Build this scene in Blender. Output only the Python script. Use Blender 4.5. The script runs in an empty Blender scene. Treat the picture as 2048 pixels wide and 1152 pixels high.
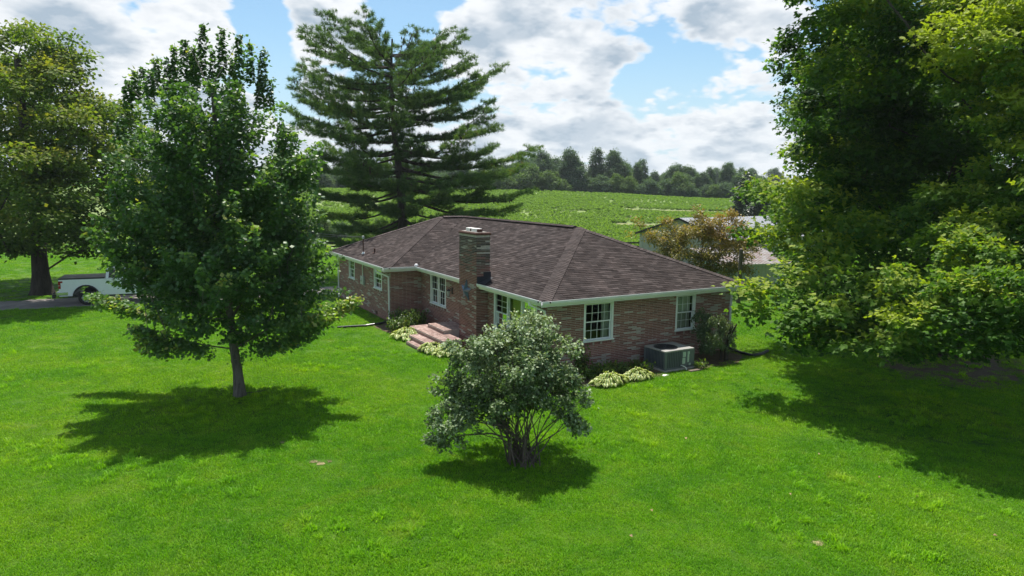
import bpy, bmesh, math, random
import numpy as np
from mathutils import Vector, Matrix
R = math.radians
rng = np.random.default_rng(7)
random.seed(7)
scene = bpy.context.scene
col = scene.collection

# ------------------------------------------------------------------ camera
CAM = np.array([-12.191, -19.251, 6.494]); YAW, PITCH, ROLL, FPX = 1.054, 0.144, 0.011, 1365.66
FW = np.array([math.cos(PITCH)*math.cos(YAW), math.cos(PITCH)*math.sin(YAW), -math.sin(PITCH)])
RT0 = np.array([math.sin(YAW), -math.cos(YAW), 0.0]); UP0 = np.cross(RT0, FW)
RT = RT0*math.cos(ROLL)+UP0*math.sin(ROLL); UP = -RT0*math.sin(ROLL)+UP0*math.cos(ROLL)
cd = bpy.data.cameras.new('camera'); cam = bpy.data.objects.new('camera', cd); col.objects.link(cam)
cd.sensor_width = 36; cd.lens = 36*FPX/2048; cd.clip_start = 0.1; cd.clip_end = 6000
M = Matrix(((RT[0], UP[0], -FW[0], CAM[0]), (RT[1], UP[1], -FW[1], CAM[1]), (RT[2], UP[2], -FW[2], CAM[2]), (0, 0, 0, 1)))
cam.matrix_world = M
scene.camera = cam
cy_ = scene.cycles; cy_.max_bounces = 8; cy_.diffuse_bounces = 3; cy_.glossy_bounces = 2; cy_.transmission_bounces = 4; cy_.transparent_max_bounces = 8; cy_.caustics_reflective = False; cy_.caustics_refractive = False
FH = np.array([math.cos(YAW), math.sin(YAW)]); RH = np.array([math.sin(YAW), -math.cos(YAW)])

# ------------------------------------------------------------------ light and sky
SUN_EL, SUN_AZ = 66.5, 69.0          # azimuth of the sun, counter-clockwise from +x
sd = bpy.data.lights.new('sun', 'SUN'); sun = bpy.data.objects.new('sun', sd); col.objects.link(sun)
sd.energy = 5.0; sd.angle = R(0.55); sd.color = (1.0, 0.955, 0.88)
sdir = Vector((math.cos(R(SUN_EL))*math.cos(R(SUN_AZ)), math.cos(R(SUN_EL))*math.sin(R(SUN_AZ)), math.sin(R(SUN_EL))))
sun.rotation_euler = sdir.to_track_quat('Z', 'Y').to_euler()
sun.location = (20, 40, 60)
vs = scene.view_settings
vs.view_transform = 'Standard'; vs.look = 'None'; vs.exposure = 0.56; vs.gamma = 1.0; vs.use_curve_mapping = False

def dir_uv(u, v):
    d = FW + RT*(u-1024)/FPX - UP*(v-576)/FPX
    return d/np.linalg.norm(d)

def build_world():
    w = bpy.data.worlds.new('World'); scene.world = w; w.use_nodes = True
    w.cycles.sampling_method = 'MANUAL'; w.cycles.sample_map_resolution = 256
    nt = w.node_tree; N = nt.nodes; L = nt.links; N.clear()
    out = N.new('ShaderNodeOutputWorld'); bg = N.new('ShaderNodeBackground')
    L.new(bg.outputs[0], out.inputs[0]); bg.inputs[1].default_value = 0.1
    sky = N.new('ShaderNodeTexSky'); sky.sky_type = 'NISHITA'; sky.sun_disc = False
    sky.sun_elevation = R(SUN_EL); sky.sun_rotation = R(90-SUN_AZ); sky.altitude = 200; sky.air_density = 1.0; sky.dust_density = 1.2; sky.ozone_density = 1.4
    geo = N.new('ShaderNodeTexCoord'); d = geo.outputs['Generated']
    def math_(op, a, b=None, c=None, clamp=False):
        n = N.new('ShaderNodeMath'); n.operation = op; n.use_clamp = clamp
        for i, x in enumerate((a, b, c)):
            if x is None: continue
            if isinstance(x, (int, float)): n.inputs[i].default_value = x
            else: L.new(x, n.inputs[i])
        return n.outputs[0]
    def vmath(op, a, b):
        n = N.new('ShaderNodeVectorMath'); n.operation = op
        for i, x in enumerate((a, b)):
            if isinstance(x, (tuple, list)): n.inputs[i].default_value = x
            else: L.new(x, n.inputs[i])
        return n
    def noise(vec, scale, detail, rough, lac=2.1):
        n = N.new('ShaderNodeTexNoise'); n.inputs['Scale'].default_value = scale; n.inputs['Detail'].default_value = detail
        n.inputs['Roughness'].default_value = rough; n.inputs['Lacunarity'].default_value = lac
        L.new(vec, n.inputs['Vector']); return n.outputs['Fac']
    def maprange(x, a, b, c=0.0, e=1.0):
        n = N.new('ShaderNodeMapRange'); n.interpolation_type = 'SMOOTHSTEP'
        n.inputs[1].default_value = a; n.inputs[2].default_value = b; n.inputs[3].default_value = c; n.inputs[4].default_value = e
        L.new(x, n.inputs[0]); return n.outputs[0]
    sep = N.new('ShaderNodeSeparateXYZ'); L.new(d, sep.inputs[0]); z = sep.outputs[2]
    # gaps of open sky among the clouds (direction, angular size, depth)
    gaps = [((525, 70), 0.040, 0.34), ((515, 5), 0.042, 0.36), ((530, 125), .036, .28), ((555, 180), .03, .2), ((560, 150), 0.030, 0.14), ((800, 15), 0.046, 0.36), ((825, 95), 0.036, 0.32), ((850, 150), 0.026, 0.24), ((1262, 150), 0.028, 0.22), ((1325, 108), 0.030, 0.20), ((1400, 112), 0.026, 0.20), ((1270, 190), 0.014, 0.14), ((1490, 110), 0.02, 0.14), ((600, 200), .03, .1)]
    fills = [((160, 60), 0.16, 0.24), ((650, 70), 0.085, 0.30), ((420, 60), 0.07, .2), ((960, 60), .08, .15), ((900, 90), 0.045, 0.16), ((1100, 60), 0.12, 0.16), ((1500, 30), 0.08, 0.18), ((1500, 190), 0.07, 0.16), ((1100, 230), 0.10, 0.14), ((420, 40), .04, .1)]
    gap_sum = None
    for lst, sgn in ((gaps, -1), (fills, 1)):
        for (uv, s, a) in lst:
            dd = dir_uv(*uv)
            dist = vmath('DISTANCE', d, tuple(dd)).outputs['Value']
            g = maprange(dist, 0.0, s*1.6, sgn*a, 0.0)
            gap_sum = g if gap_sum is None else math_('ADD', gap_sum, g)
    def density(off, soft):
        v = vmath('ADD', d, off).outputs[0]
        v = vmath('MULTIPLY', v, (1.0, 1.0, 1.35)).outputs[0]
        v = vmath('MULTIPLY', v, pers).outputs[0]
        big = noise(v, 6.2, 1.0, 0.5)
        if soft:
            a = math_('MULTIPLY_ADD', noise(v, 10.0, 3.0, 0.5), 0.55, math_('MULTIPLY', big, 0.62))
            return math_('ADD', a, -0.03)
        mid = noise(v, 10.0, 7.0, 0.56)
        vo = N.new('ShaderNodeTexVoronoi'); vo.feature = 'F1'; vo.inputs['Scale'].default_value = 24.0; vo.inputs['Detail'].default_value = 1.0; vo.inputs['Roughness'].default_value = 0.6
        wv = N.new('ShaderNodeTexNoise'); wv.inputs['Scale'].default_value = 22.0; wv.inputs['Detail'].default_value = 1.0; L.new(v, wv.inputs['Vector'])
        v2 = vmath('ADD', v, vmath('MULTIPLY', wv.outputs['Color'], (0.035, 0.035, 0.035)).outputs[0]).outputs[0]
        L.new(v2, vo.inputs['Vector'])
        a = math_('MULTIPLY_ADD', mid, 0.55, math_('MULTIPLY', big, 0.62))
        a = math_('MULTIPLY_ADD', vo.outputs['Distance'], -0.17, a)
        a = math_('ADD', a, gap_sum)
        return math_('ADD', a, hz)
    pv = math_('DIVIDE', 1.0, math_('MULTIPLY_ADD', math_('ABSOLUTE', z), 1.5, 0.56)); pc = N.new('ShaderNodeCombineXYZ'); [L.new(pv, pc.inputs[i]) for i in range(3)]; pers = pc.outputs[0]
    hz = maprange(z, 0.03, 0.15, 0.24, 0.0)          # clouds stack up towards the horizon
    den = density((0, 0, 0), False)
    den_up = density((sdir.x*0.020, sdir.y*0.020, 0.034), True)
    cover = maprange(den, 0.445, 0.570)
    thick = maprange(den_up, 0.485, 0.665)
    edge = maprange(den, 0.45, 0.70)
    va = vmath('MULTIPLY', vmath('MULTIPLY', d, (1.0, 1.0, 1.35)).outputs[0], pers).outputs[0]
    vb = vmath('ADD', va, (sdir.x*0.012, sdir.y*0.012, 0.020)).outputs[0]
    rel = math_('SUBTRACT', noise(vb, 11.0, 4.0, 0.55), noise(va, 11.0, 4.0, 0.55))   # puffs catch light on top
    rel = maprange(rel, -0.07, 0.13)
    shade = math_('ADD', math_('MULTIPLY', math_('MULTIPLY', thick, edge), 0.75), math_('MULTIPLY', math_('MULTIPLY', rel, edge), 0.34), clamp=True)
    cm = N.new('ShaderNodeMix'); cm.data_type = 'RGBA'
    L.new(shade, cm.inputs[0])
    cm.inputs[6].default_value = (*CLOUD_LIT, 1); cm.inputs[7].default_value = (*CLOUD_DARK, 1)
    # the far clouds lose contrast near the horizon
    hzm = N.new('ShaderNodeMix'); hzm.data_type = 'RGBA'
    L.new(maprange(z, 0.0, 0.16, 0.28, 0.0), hzm.inputs[0]); L.new(cm.outputs[2], hzm.inputs[6]); hzm.inputs[7].default_value = (*CLOUD_FAR, 1)
    skyb = N.new('ShaderNodeMix'); skyb.data_type = 'RGBA'; skyb.blend_type = 'MULTIPLY'; skyb.inputs[0].default_value = 1
    L.new(sky.outputs[0], skyb.inputs[6]); skyb.inputs[7].default_value = SKY_TINT
    fm = N.new('ShaderNodeMix'); fm.data_type = 'RGBA'
    skh = N.new('ShaderNodeMix'); skh.data_type = 'RGBA'; L.new(maprange(z, 0.0, 0.22, 0.9, 0.0), skh.inputs[0]); L.new(skyb.outputs[2], skh.inputs[6]); skh.inputs[7].default_value = (4.3, 5.5, 6.4, 1)   # thick air near the horizon
    L.new(cover, fm.inputs[0]); L.new(skh.outputs[2], fm.inputs[6]); L.new(hzm.outputs[2], fm.inputs[7])
    L.new(fm.outputs[2], bg.inputs[0])
CLOUD_LIT, CLOUD_DARK, CLOUD_FAR = (6.6, 6.8, 7.0), (3.0, 3.7, 4.45), (5.0, 5.7, 6.2)
SKY_TINT = (0.80, 0.97, 0.98, 1)
build_world()

HAZE = 0.00020
# ------------------------------------------------------------------ small maths
def ray(u, v): return FW + RT*(u-1024)/FPX - UP*(v-576)/FPX
def at(u, v, depth): return CAM + ray(u, v)*depth
def ground(u, v, z=0.0):
    d = ray(u, v); return CAM + d*((z-CAM[2])/d[2])
def sstep(a, b, x):
    t = np.clip((np.asarray(x, float)-a)/(b-a), 0, 1); return t*t*(3-2*t)
def st(x, y):
    dx = np.asarray(x, float)-CAM[0]; dy = np.asarray(y, float)-CAM[1]
    return dx*FH[0]+dy*FH[1], dx*RH[0]+dy*RH[1]
def height(x, y):
    s, t = st(x, y)
    top = 5.75 - 1.75*sstep(5, 62, t)
    up = np.clip((s-62)/(178-62), 0, 1); up = up*up*(1.9-0.9*up)
    h = top*up
    h = h - 2.2*sstep(186, 235, s) + 7.0*sstep(250, 420, s)
    return h + 0.05*np.sin(x*0.21+1)*np.cos(y*0.17)*sstep(30, 60, s)
def from_st(s, t): return CAM[0]+FH[0]*s+RH[0]*t, CAM[1]+FH[1]*s+RH[1]*t

# ------------------------------------------------------------------ materials
MATS = {}
def mat(name):
    m = bpy.data.materials.new(name); m.use_nodes = True; MATS[name] = m
    nt = m.node_tree; return m, nt, nt.nodes['Principled BSDF']
def node(nt, t, **kw):
    n = nt.nodes.new(t)
    for k, v in kw.items(): setattr(n, k, v)
    return n
def ramp(nt, fac, stops, interp='LINEAR'):
    r = node(nt, 'ShaderNodeValToRGB'); cr = r.color_ramp; cr.interpolation = interp
    while len(cr.elements) < len(stops): cr.elements.new(0.5)
    for e, (p, c) in zip(cr.elements, stops): e.position = p; e.color = (*c, 1) if len(c) == 3 else c
    nt.links.new(fac, r.inputs[0]); return r.outputs[0]
def nz(nt, scale, detail=4, rough=0.55, vec=None, dist=0.0):
    n = node(nt, 'ShaderNodeTexNoise'); n.inputs['Scale'].default_value = scale; n.inputs['Detail'].default_value = detail
    n.inputs['Roughness'].default_value = rough; n.inputs['Distortion'].default_value = dist
    if vec is not None: nt.links.new(vec, n.inputs['Vector'])
    return n.outputs['Fac']
def wpos(nt): return node(nt, 'ShaderNodeNewGeometry').outputs['Position']
def mixc(nt, fac, a, b, mode='MIX'):
    n = node(nt, 'ShaderNodeMix', data_type='RGBA', blend_type=mode)
    for i, x in ((0, fac), (6, a), (7, b)):
        if isinstance(x, (int, float)): n.inputs[i].default_value = x
        elif isinstance(x, tuple): n.inputs[i].default_value = (*x, 1) if len(x) == 3 else x
        else: nt.links.new(x, n.inputs[i])
    return n.outputs[2]
def bump(nt, b, h, strength=0.3, dist=0.02):
    n = node(nt, 'ShaderNodeBump'); n.inputs['Strength'].default_value = strength; n.inputs['Distance'].default_value = dist
    nt.links.new(h, n.inputs['Height']); nt.links.new(n.outputs[0], b.inputs['Normal'])
def attr(nt, name): return node(nt, 'ShaderNodeAttribute', attribute_name=name).outputs['Fac']
def plain(name, c, rough=0.5, metal=0.0, var=0.12, scale=6.0, bumpk=0.0, spec=0.5):
    m, nt, b = mat(name)
    n = nz(nt, scale, 5, 0.6, wpos(nt))
    lo = tuple(x*(1-var) for x in c); hi = tuple(min(1, x*(1+var)) for x in c)
    nt.links.new(ramp(nt, n, [(0.3, lo), (0.7, hi)]), b.inputs['Base Color'])
    b.inputs['Roughness'].default_value = rough; b.inputs['Metallic'].default_value = metal
    b.inputs['Specular IOR Level'].default_value = spec
    if bumpk: bump(nt, b, nz(nt, scale*5, 4, 0.6, wpos(nt)), bumpk, 0.01)
    return m
def leafmat(name, stops, trans=0.35, rough=0.45, spec=0.35, tcol=(1.25, 1.35, 0.45)):
    m, nt, b = mat(name)
    c = ramp(nt, attr(nt, 'tint'), stops)
    nt.links.new(c, b.inputs['Base Color']); b.inputs['Roughness'].default_value = rough; b.inputs['Specular IOR Level'].default_value = spec
    tr = node(nt, 'ShaderNodeBsdfTranslucent'); nt.links.new(mixc(nt, 1.0, c, tcol, 'MULTIPLY'), tr.inputs['Color'])
    mx = node(nt, 'ShaderNodeMixShader'); mx.inputs[0].default_value = trans
    nt.links.new(b.outputs[0], mx.inputs[1]); nt.links.new(tr.outputs[0], mx.inputs[2])
    nt.links.new(mx.outputs[0], nt.nodes['Material Output'].inputs[0]); return m

def lawn_colour(nt, lift=1.0):
    p = wpos(nt)
    big = nz(nt, 0.16, 4, 0.6, p, 0.6); med = nz(nt, 0.9, 5, 0.62, p, 0.4); fin = nz(nt, 9.0, 6, 0.7, p)
    c = ramp(nt, big, [(0.36, (0.062*lift, 0.185*lift, 0.004)), (0.5, (0.095*lift, 0.224*lift, 0.004)), (0.62, (0.140*lift, 0.252*lift, 0.006))])
    c2 = ramp(nt, med, [(0.34, (0.050*lift, 0.150*lift, 0.008)), (0.5, (0.096*lift, 0.224*lift, 0.004)), (0.66, (0.155*lift, 0.256*lift, 0.020))])
    c = mixc(nt, 0.5, c, c2)
    dry = nz(nt, 0.42, 6, 0.7, p, 1.2)
    c = mixc(nt, ramp(nt, dry, [(0.60, (0, 0, 0)), (0.70, (0.3, 0.3, 0.3))]), c, (0.21*lift, 0.235*lift, 0.035))
    weed = nz(nt, 2.6, 5, 0.7, p, 0.8)            # darker, bluer clover and paler coarse grass
    c = mixc(nt, ramp(nt, weed, [(0.34, (0.45, 0.45, 0.45)), (0.45, (0, 0, 0))]), c, (0.042*lift, 0.135*lift, 0.016))
    c = mixc(nt, ramp(nt, weed, [(0.58, (0, 0, 0)), (0.68, (0.5, 0.5, 0.5))]), c, (0.155*lift, 0.245*lift, 0.045))
    return c, fin, med
def m_lawn():
    m, nt, b = mat('lawn'); c, fin, med = lawn_colour(nt)
    c = mixc(nt, 1.0, c, ramp(nt, fin, [(0.3, (0.42, 0.44, 0.42)), (0.6, (0.72, 0.74, 0.72)), (0.8, (0.95, 0.93, 1.0))]), 'MULTIPLY')
    nt.links.new(c, b.inputs['Base Color']); b.inputs['Roughness'].default_value = 0.85; b.inputs['Specular IOR Level'].default_value = 0.15
    bump(nt, b, nz(nt, 26, 6, 0.75, wpos(nt)), 0.7, 0.05); return m
def m_blade():
    m, nt, b = mat('grass_blade'); c, fin, med = lawn_colour(nt, 1.78)
    c = mixc(nt, 1.0, c, ramp(nt, attr(nt, 'tint'), [(0.0, (0.55, 0.62, 0.5)), (0.55, (1.05, 1.05, 1.0)), (0.93, (1.35, 1.22, 1.6)), (1.0, (2.0, 1.45, 7.0))]), 'MULTIPLY')
    nt.links.new(c, b.inputs['Base Color']); b.inputs['Roughness'].default_value = 0.5; b.inputs['Specular IOR Level'].default_value = 0.3
    tr = node(nt, 'ShaderNodeBsdfTranslucent'); nt.links.new(mixc(nt, 1.0, c, (1.2, 1.2, 0.5), 'MULTIPLY'), tr.inputs['Color'])
    mx = node(nt, 'ShaderNodeMixShader'); mx.inputs[0].default_value = 0.4
    nt.links.new(b.outputs[0], mx.inputs[1]); nt.links.new(tr.outputs[0], mx.inputs[2]); nt.links.new(mx.outputs[0], nt.nodes['Material Output'].inputs[0]); return m
def m_field():
    m, nt, b = mat('field'); p = wpos(nt)
    big = nz(nt, 0.035, 4, 0.6, p, 0.5); med = nz(nt, 0.5, 6, 0.7, p); fin = nz(nt, 3.5, 5, 0.75, p)
    c = ramp(nt, med, [(0.38, (0.095, 0.150, 0.040)), (0.5, (0.175, 0.255, 0.052)), (0.62, (0.215, 0.275, 0.075))])
    c = mixc(nt, ramp(nt, big, [(0.45, (0, 0, 0)), (0.62, (0.6, 0.6, 0.6))]), c, (0.20, 0.265, 0.06))
    c = mixc(nt, 1.0, c, ramp(nt, fin, [(0.3, (0.5, 0.55, 0.5)), (0.6, (1.15, 1.15, 1.1))]), 'MULTIPLY')
    nt.links.new(c, b.inputs['Base Color']); b.inputs['Roughness'].default_value = 0.85
    bump(nt, b, nz(nt, 2.2, 6, 0.8, p), 0.9, 0.25); return m
def m_brick(name, stops):
    m, nt, b = mat(name); t = attr(nt, 'tint'); p = wpos(nt)
    c = ramp(nt, t, stops)
    sp = nz(nt, 22, 5, 0.7, p); big = nz(nt, 0.8, 4, 0.6, p)
    c = mixc(nt, 1.0, c, ramp(nt, sp, [(0.3, (0.72, 0.72, 0.74)), (0.7, (1.18, 1.16, 1.14))]), 'MULTIPLY')
    c = mixc(nt, 1.0, c, ramp(nt, big, [(0.3, (0.80, 0.80, 0.80)), (0.7, (1.1, 1.08, 1.06))]), 'MULTIPLY')
    nt.links.new(c, b.inputs['Base Color']); b.inputs['Roughness'].default_value = 0.85; b.inputs['Specular IOR Level'].default_value = 0.25
    bump(nt, b, nz(nt, 90, 4, 0.7, p), 0.4, 0.004); return m
def m_shingle():
    m, nt, b = mat('shingle'); t = attr(nt, 'tint'); p = wpos(nt)
    c = ramp(nt, t, [(0.0, (0.026, 0.020, 0.019)), (0.5, (0.048, 0.0385, 0.037)), (1.0, (0.092, 0.076, 0.073))])
    # algae streaks run down the slope
    gN = node(nt, 'ShaderNodeNewGeometry'); sx = node(nt, 'ShaderNodeSeparateXYZ'); nt.links.new(gN.outputs['True Normal'], sx.inputs[0])
    def strk(sc, seed):
        mp = node(nt, 'ShaderNodeMapping'); mp.inputs['Scale'].default_value = sc; mp.inputs['Location'].default_value = (seed, seed, 0); nt.links.new(p, mp.inputs[0]); return nz(nt, 1.0, 5, 0.6, mp.outputs[0], 0.5)
    ab = node(nt, 'ShaderNodeMath', operation='ABSOLUTE'); nt.links.new(sx.outputs[0], ab.inputs[0])
    gt = node(nt, 'ShaderNodeMath', operation='GREATER_THAN'); nt.links.new(ab.outputs[0], gt.inputs[0]); gt.inputs[1].default_value = 0.2
    stv = mixc(nt, gt.outputs[0], strk((1.1, 0.22, 0.22), 3.1), strk((0.22, 0.85, 0.22), 7.7)); gr = nz(nt, 60, 3, 0.8, p)
    c = mixc(nt, 1.0, c, ramp(nt, stv, [(0.36, (0.78, 0.77, 0.77)), (0.5, (0.95, 0.93, 0.92)), (0.66, (1.20, 1.15, 1.13))]), 'MULTIPLY')
    c = mixc(nt, 1.0, c, ramp(nt, gr, [(0.25, (0.7, 0.7, 0.7)), (0.75, (1.3, 1.3, 1.3))]), 'MULTIPLY')
    nt.links.new(c, b.inputs['Base Color']); b.inputs['Roughness'].default_value = 0.92; b.inputs['Specular IOR Level'].default_value = 0.10
    bump(nt, b, gr, 0.5, 0.006); return m
def m_bark(name, c1, c2, sc=7):
    m, nt, b = mat(name); p = wpos(nt)
    v = node(nt, 'ShaderNodeMapping'); v.inputs['Scale'].default_value = (1, 1, 0.22); nt.links.new(p, v.inputs[0])
    n = nz(nt, sc, 7, 0.7, v.outputs[0], 0.5)
    nt.links.new(ramp(nt, n, [(0.3, c1), (0.65, c2)]), b.inputs['Base Color']); b.inputs['Roughness'].default_value = 0.9
    b.inputs['Specular IOR Level'].default_value = 0.2
    bump(nt, b, n, 1.0, 0.06); return m
def m_drive():
    m, nt, b = mat('driveway'); p = wpos(nt)
    n = nz(nt, 0.6, 6, 0.7, p, 0.6); f = nz(nt, 45, 4, 0.8, p)
    c = ramp(nt, n, [(0.3, (0.13, 0.115, 0.105)), (0.55, (0.23, 0.205, 0.185)), (0.75, (0.31, 0.28, 0.25))])
    c = mixc(nt, 1.0, c, ramp(nt, f, [(0.3, (0.6, 0.6, 0.6)), (0.7, (1.3, 1.3, 1.3))]), 'MULTIPLY')
    nt.links.new(c, b.inputs['Base Color']); b.inputs['Roughness'].default_value = 0.95; bump(nt, b, f, 0.6, 0.02); return m
def m_soil():
    m, nt, b = mat('soil'); p = wpos(nt); n = nz(nt, 5, 6, 0.7, p); f = nz(nt, 40, 4, 0.8, p)
    c = ramp(nt, n, [(0.3, (0.055, 0.038, 0.02)), (0.6, (0.13, 0.09, 0.045)), (0.8, (0.10, 0.11, 0.03))])
    c = mixc(nt, 1.0, c, ramp(nt, f, [(0.3, (0.6, 0.6, 0.6)), (0.7, (1.4, 1.4, 1.4))]), 'MULTIPLY')
    nt.links.new(c, b.inputs['Base Color']); b.inputs['Roughness'].default_value = 0.95; bump(nt, b, f, 0.8, 0.03); return m
def m_glass():
    m, nt, b = mat('window_glass')
    g = node(nt, 'ShaderNodeBsdfGlossy'); g.inputs['Roughness'].default_value = 0.02; g.inputs['Color'].default_value = (0.9, 0.95, 0.95, 1)
    t = node(nt, 'ShaderNodeBsdfTransparent'); t.inputs['Color'].default_value = (0.86, 0.9, 0.88, 1)
    fr = node(nt, 'ShaderNodeFresnel'); fr.inputs[0].default_value = 1.32
    mx = node(nt, 'ShaderNodeMixShader'); nt.links.new(fr.outputs[0], mx.inputs[0]); nt.links.new(t.outputs[0], mx.inputs[1]); nt.links.new(g.outputs[0], mx.inputs[2])
    nt.links.new(mx.outputs[0], nt.nodes['Material Output'].inputs[0]); return m
def m_corrugated(name, c, rust=None):
    m, nt, b = mat(name); p = wpos(nt); n = nz(nt, 1.2, 6, 0.65, p)
    cc = ramp(nt, n, [(0.3, tuple(x*0.85 for x in c)), (0.7, c)] if rust is None else [(0.35, rust), (0.5, tuple((x+y)/2 for x, y in zip(c, rust))), (0.62, c)])
    nt.links.new(cc, b.inputs['Base Color']); b.inputs['Roughness'].default_value = 0.45; b.inputs['Metallic'].default_value = 0.35; return m

m_lawn(); m_blade(); m_field(); m_shingle(); m_drive(); m_soil(); m_glass()
m_brick('brick', [(0.0, (0.150, 0.066, 0.055)), (0.3, (0.235, 0.103, 0.085)), (0.6, (0.300, 0.135, 0.110)), (0.78, (0.33, 0.165, 0.135)), (0.80, (0.32, 0.285, 0.24)), (1.0, (0.43, 0.39, 0.34))])
m_brick('old_brick', [(0.0, (0.060, 0.052, 0.046)), (0.4, (0.115, 0.088, 0.072)), (0.7, (0.19, 0.115, 0.088)), (0.82, (0.185, 0.17, 0.14)), (1.0, (0.25, 0.23, 0.19))])
m_brick('paver', [(0.0, (0.25, 0.165, 0.145)), (0.5, (0.34, 0.235, 0.205)), (1.0, (0.43, 0.32, 0.285))])
plain('mortar', (0.44, 0.38, 0.33), 0.95, var=0.2, scale=9, bumpk=0.4)
plain('white_paint', (0.74, 0.77, 0.75), 0.45, var=0.06, scale=3)
plain('gutter_white', (0.74, 0.73, 0.74), 0.35, var=0.08, scale=2)
plain('soffit', (0.6, 0.62, 0.6), 0.7, var=0.06)
plain('dark_metal', (0.022, 0.024, 0.03), 0.5, var=0.3)
plain('black_plastic', (0.018, 0.019, 0.02), 0.35, var=0.3)
plain('rust', (0.09, 0.035, 0.022), 0.8, var=0.35, scale=20)
plain('interior', (0.12, 0.11, 0.10), 0.9)
plain('curtain_pale', (0.42, 0.46, 0.37), 0.9, var=0.08)
plain('curtain_green', (0.42, 0.46, 0.10), 0.9, var=0.08)
plain('blind', (0.5, 0.58, 0.42), 0.8, var=0.06)
plain('star_metal', (0.11, 0.15, 0.19), 0.4, metal=0.6, var=0.2, scale=14)
plain('lamp_glass', (0.45, 0.48, 0.46), 0.15)
plain('meter_grey', (0.40, 0.42, 0.41), 0.5)
plain('ac_grey', (0.105, 0.125, 0.130), 0.45, var=0.12, scale=3)
plain('ac_dark', (0.035, 0.042, 0.055), 0.5, var=0.2)
plain('ac_top', (0.30, 0.29, 0.27), 0.55, var=0.2, scale=4)
plain('sticker', (0.50, 0.62, 0.52), 0.5, var=0.15, scale=60)
plain('pvc', (0.75, 0.75, 0.73), 0.35)
plain('concrete', (0.36, 0.34, 0.30), 0.9, var=0.25, scale=8, bumpk=0.4)
plain('chalk_white', (0.82, 0.80, 0.76), 0.8, var=0.1, scale=20)
plain('truck_white', (0.80, 0.82, 0.84), 0.22, var=0.02)
plain('tyre', (0.016, 0.016, 0.017), 0.8)
plain('chrome', (0.60, 0.61, 0.63), 0.2, metal=0.9)
plain('tail_red', (0.30, 0.008, 0.012), 0.2)
plain('auto_glass', (0.012, 0.016, 0.018), 0.08)
plain('wood_post', (0.13, 0.10, 0.075), 0.9, var=0.3, scale=12, bumpk=0.4)
plain('fence_black', (0.03, 0.028, 0.026), 0.8, var=0.4, scale=8)
plain('barn_wall', (0.42, 0.38, 0.36), 0.6, var=0.08)
plain('shed_blue', (0.40, 0.48, 0.52), 0.6, var=0.1)
plain('shed_cream', (0.52, 0.53, 0.45), 0.6, var=0.08)
m_corrugated('barn_roof', (0.30, 0.31, 0.33)); m_corrugated('rusty_roof', (0.32, 0.30, 0.29), (0.17, 0.10, 0.07))
plain('wire', (0.04, 0.04, 0.04), 0.6)
plain('dry_straw', (0.23, 0.20, 0.09), 0.95, var=0.45, scale=26)
plain('stubble', (0.20, 0.205, 0.075), 0.95, var=0.4, scale=1.2)
plain('dead_leaf', (0.36, 0.24, 0.13), 0.8, var=0.3)
plain('cone_brown', (0.055, 0.036, 0.024), 0.9, var=0.3)
m_bark('bark_grey', (0.055, 0.048, 0.04), (0.19, 0.17, 0.145), 9)
m_bark('bark_dark', (0.018, 0.014, 0.011), (0.075, 0.062, 0.05), 6)
m_bark('bark_pine', (0.025, 0.02, 0.017), (0.105, 0.085, 0.07), 7)
m_bark('bark_stem', (0.045, 0.035, 0.028), (0.16, 0.13, 0.10), 12)
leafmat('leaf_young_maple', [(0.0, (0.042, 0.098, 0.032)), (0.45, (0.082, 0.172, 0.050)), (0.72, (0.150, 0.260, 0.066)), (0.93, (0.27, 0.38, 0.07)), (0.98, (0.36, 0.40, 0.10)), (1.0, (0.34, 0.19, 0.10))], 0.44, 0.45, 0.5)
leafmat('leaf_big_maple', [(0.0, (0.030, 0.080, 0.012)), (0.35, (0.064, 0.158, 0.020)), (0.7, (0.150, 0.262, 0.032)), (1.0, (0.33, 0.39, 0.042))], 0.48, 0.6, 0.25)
leafmat('leaf_left_oak', [(0.0, (0.050, 0.100, 0.018)), (0.5, (0.105, 0.175, 0.028)), (0.85, (0.19, 0.24, 0.038)), (1.0, (0.26, 0.25, 0.045))], 0.46, 0.65, 0.2)
leafmat('needle', [(0.0, (0.058, 0.108, 0.044)), (0.5, (0.100, 0.178, 0.060)), (0.9, (0.155, 0.240, 0.070)), (1.0, (0.20, 0.175, 0.08))], 0.40, 0.65, 0.2)
leafmat('leaf_viburnum', [(0.0, (0.036, 0.074, 0.020)), (0.40, (0.090, 0.145, 0.044)), (0.62, (0.185, 0.255, 0.110)), (0.88, (0.48, 0.57, 0.38)), (0.97, (0.22, 0.34, 0.07)), (1.0, (0.20, 0.13, 0.08))], 0.30, 0.55, 0.3, (1.1, 1.2, 0.6))
leafmat('leaf_weeping', [(0.0, (0.045, 0.082, 0.034)), (0.6, (0.115, 0.165, 0.075)), (1.0, (0.30, 0.34, 0.20))], 0.30)
leafmat('leaf_redbud', [(0.0, (0.10, 0.105, 0.030)), (0.45, (0.21, 0.19, 0.045)), (0.8, (0.34, 0.24, 0.055)), (1.0, (0.42, 0.25, 0.07))], 0.42)
leafmat('leaf_far', [(0.0, (0.046, 0.088, 0.052)), (0.5, (0.084, 0.142, 0.076)), (1.0, (0.135, 0.205, 0.098))], 0.36, 0.7, 0.15)  # bluish grey puts distance haze into the leaf colour
leafmat('leaf_far_light', [(0.0, (0.050, 0.095, 0.026)), (0.5, (0.105, 0.180, 0.040)), (1.0, (0.18, 0.255, 0.058))], 0.34, 0.65, 0.2)
leafmat('leaf_cedar', [(0.0, (0.012, 0.030, 0.014)), (1.0, (0.034, 0.062, 0.026))], 0.15)
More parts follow.
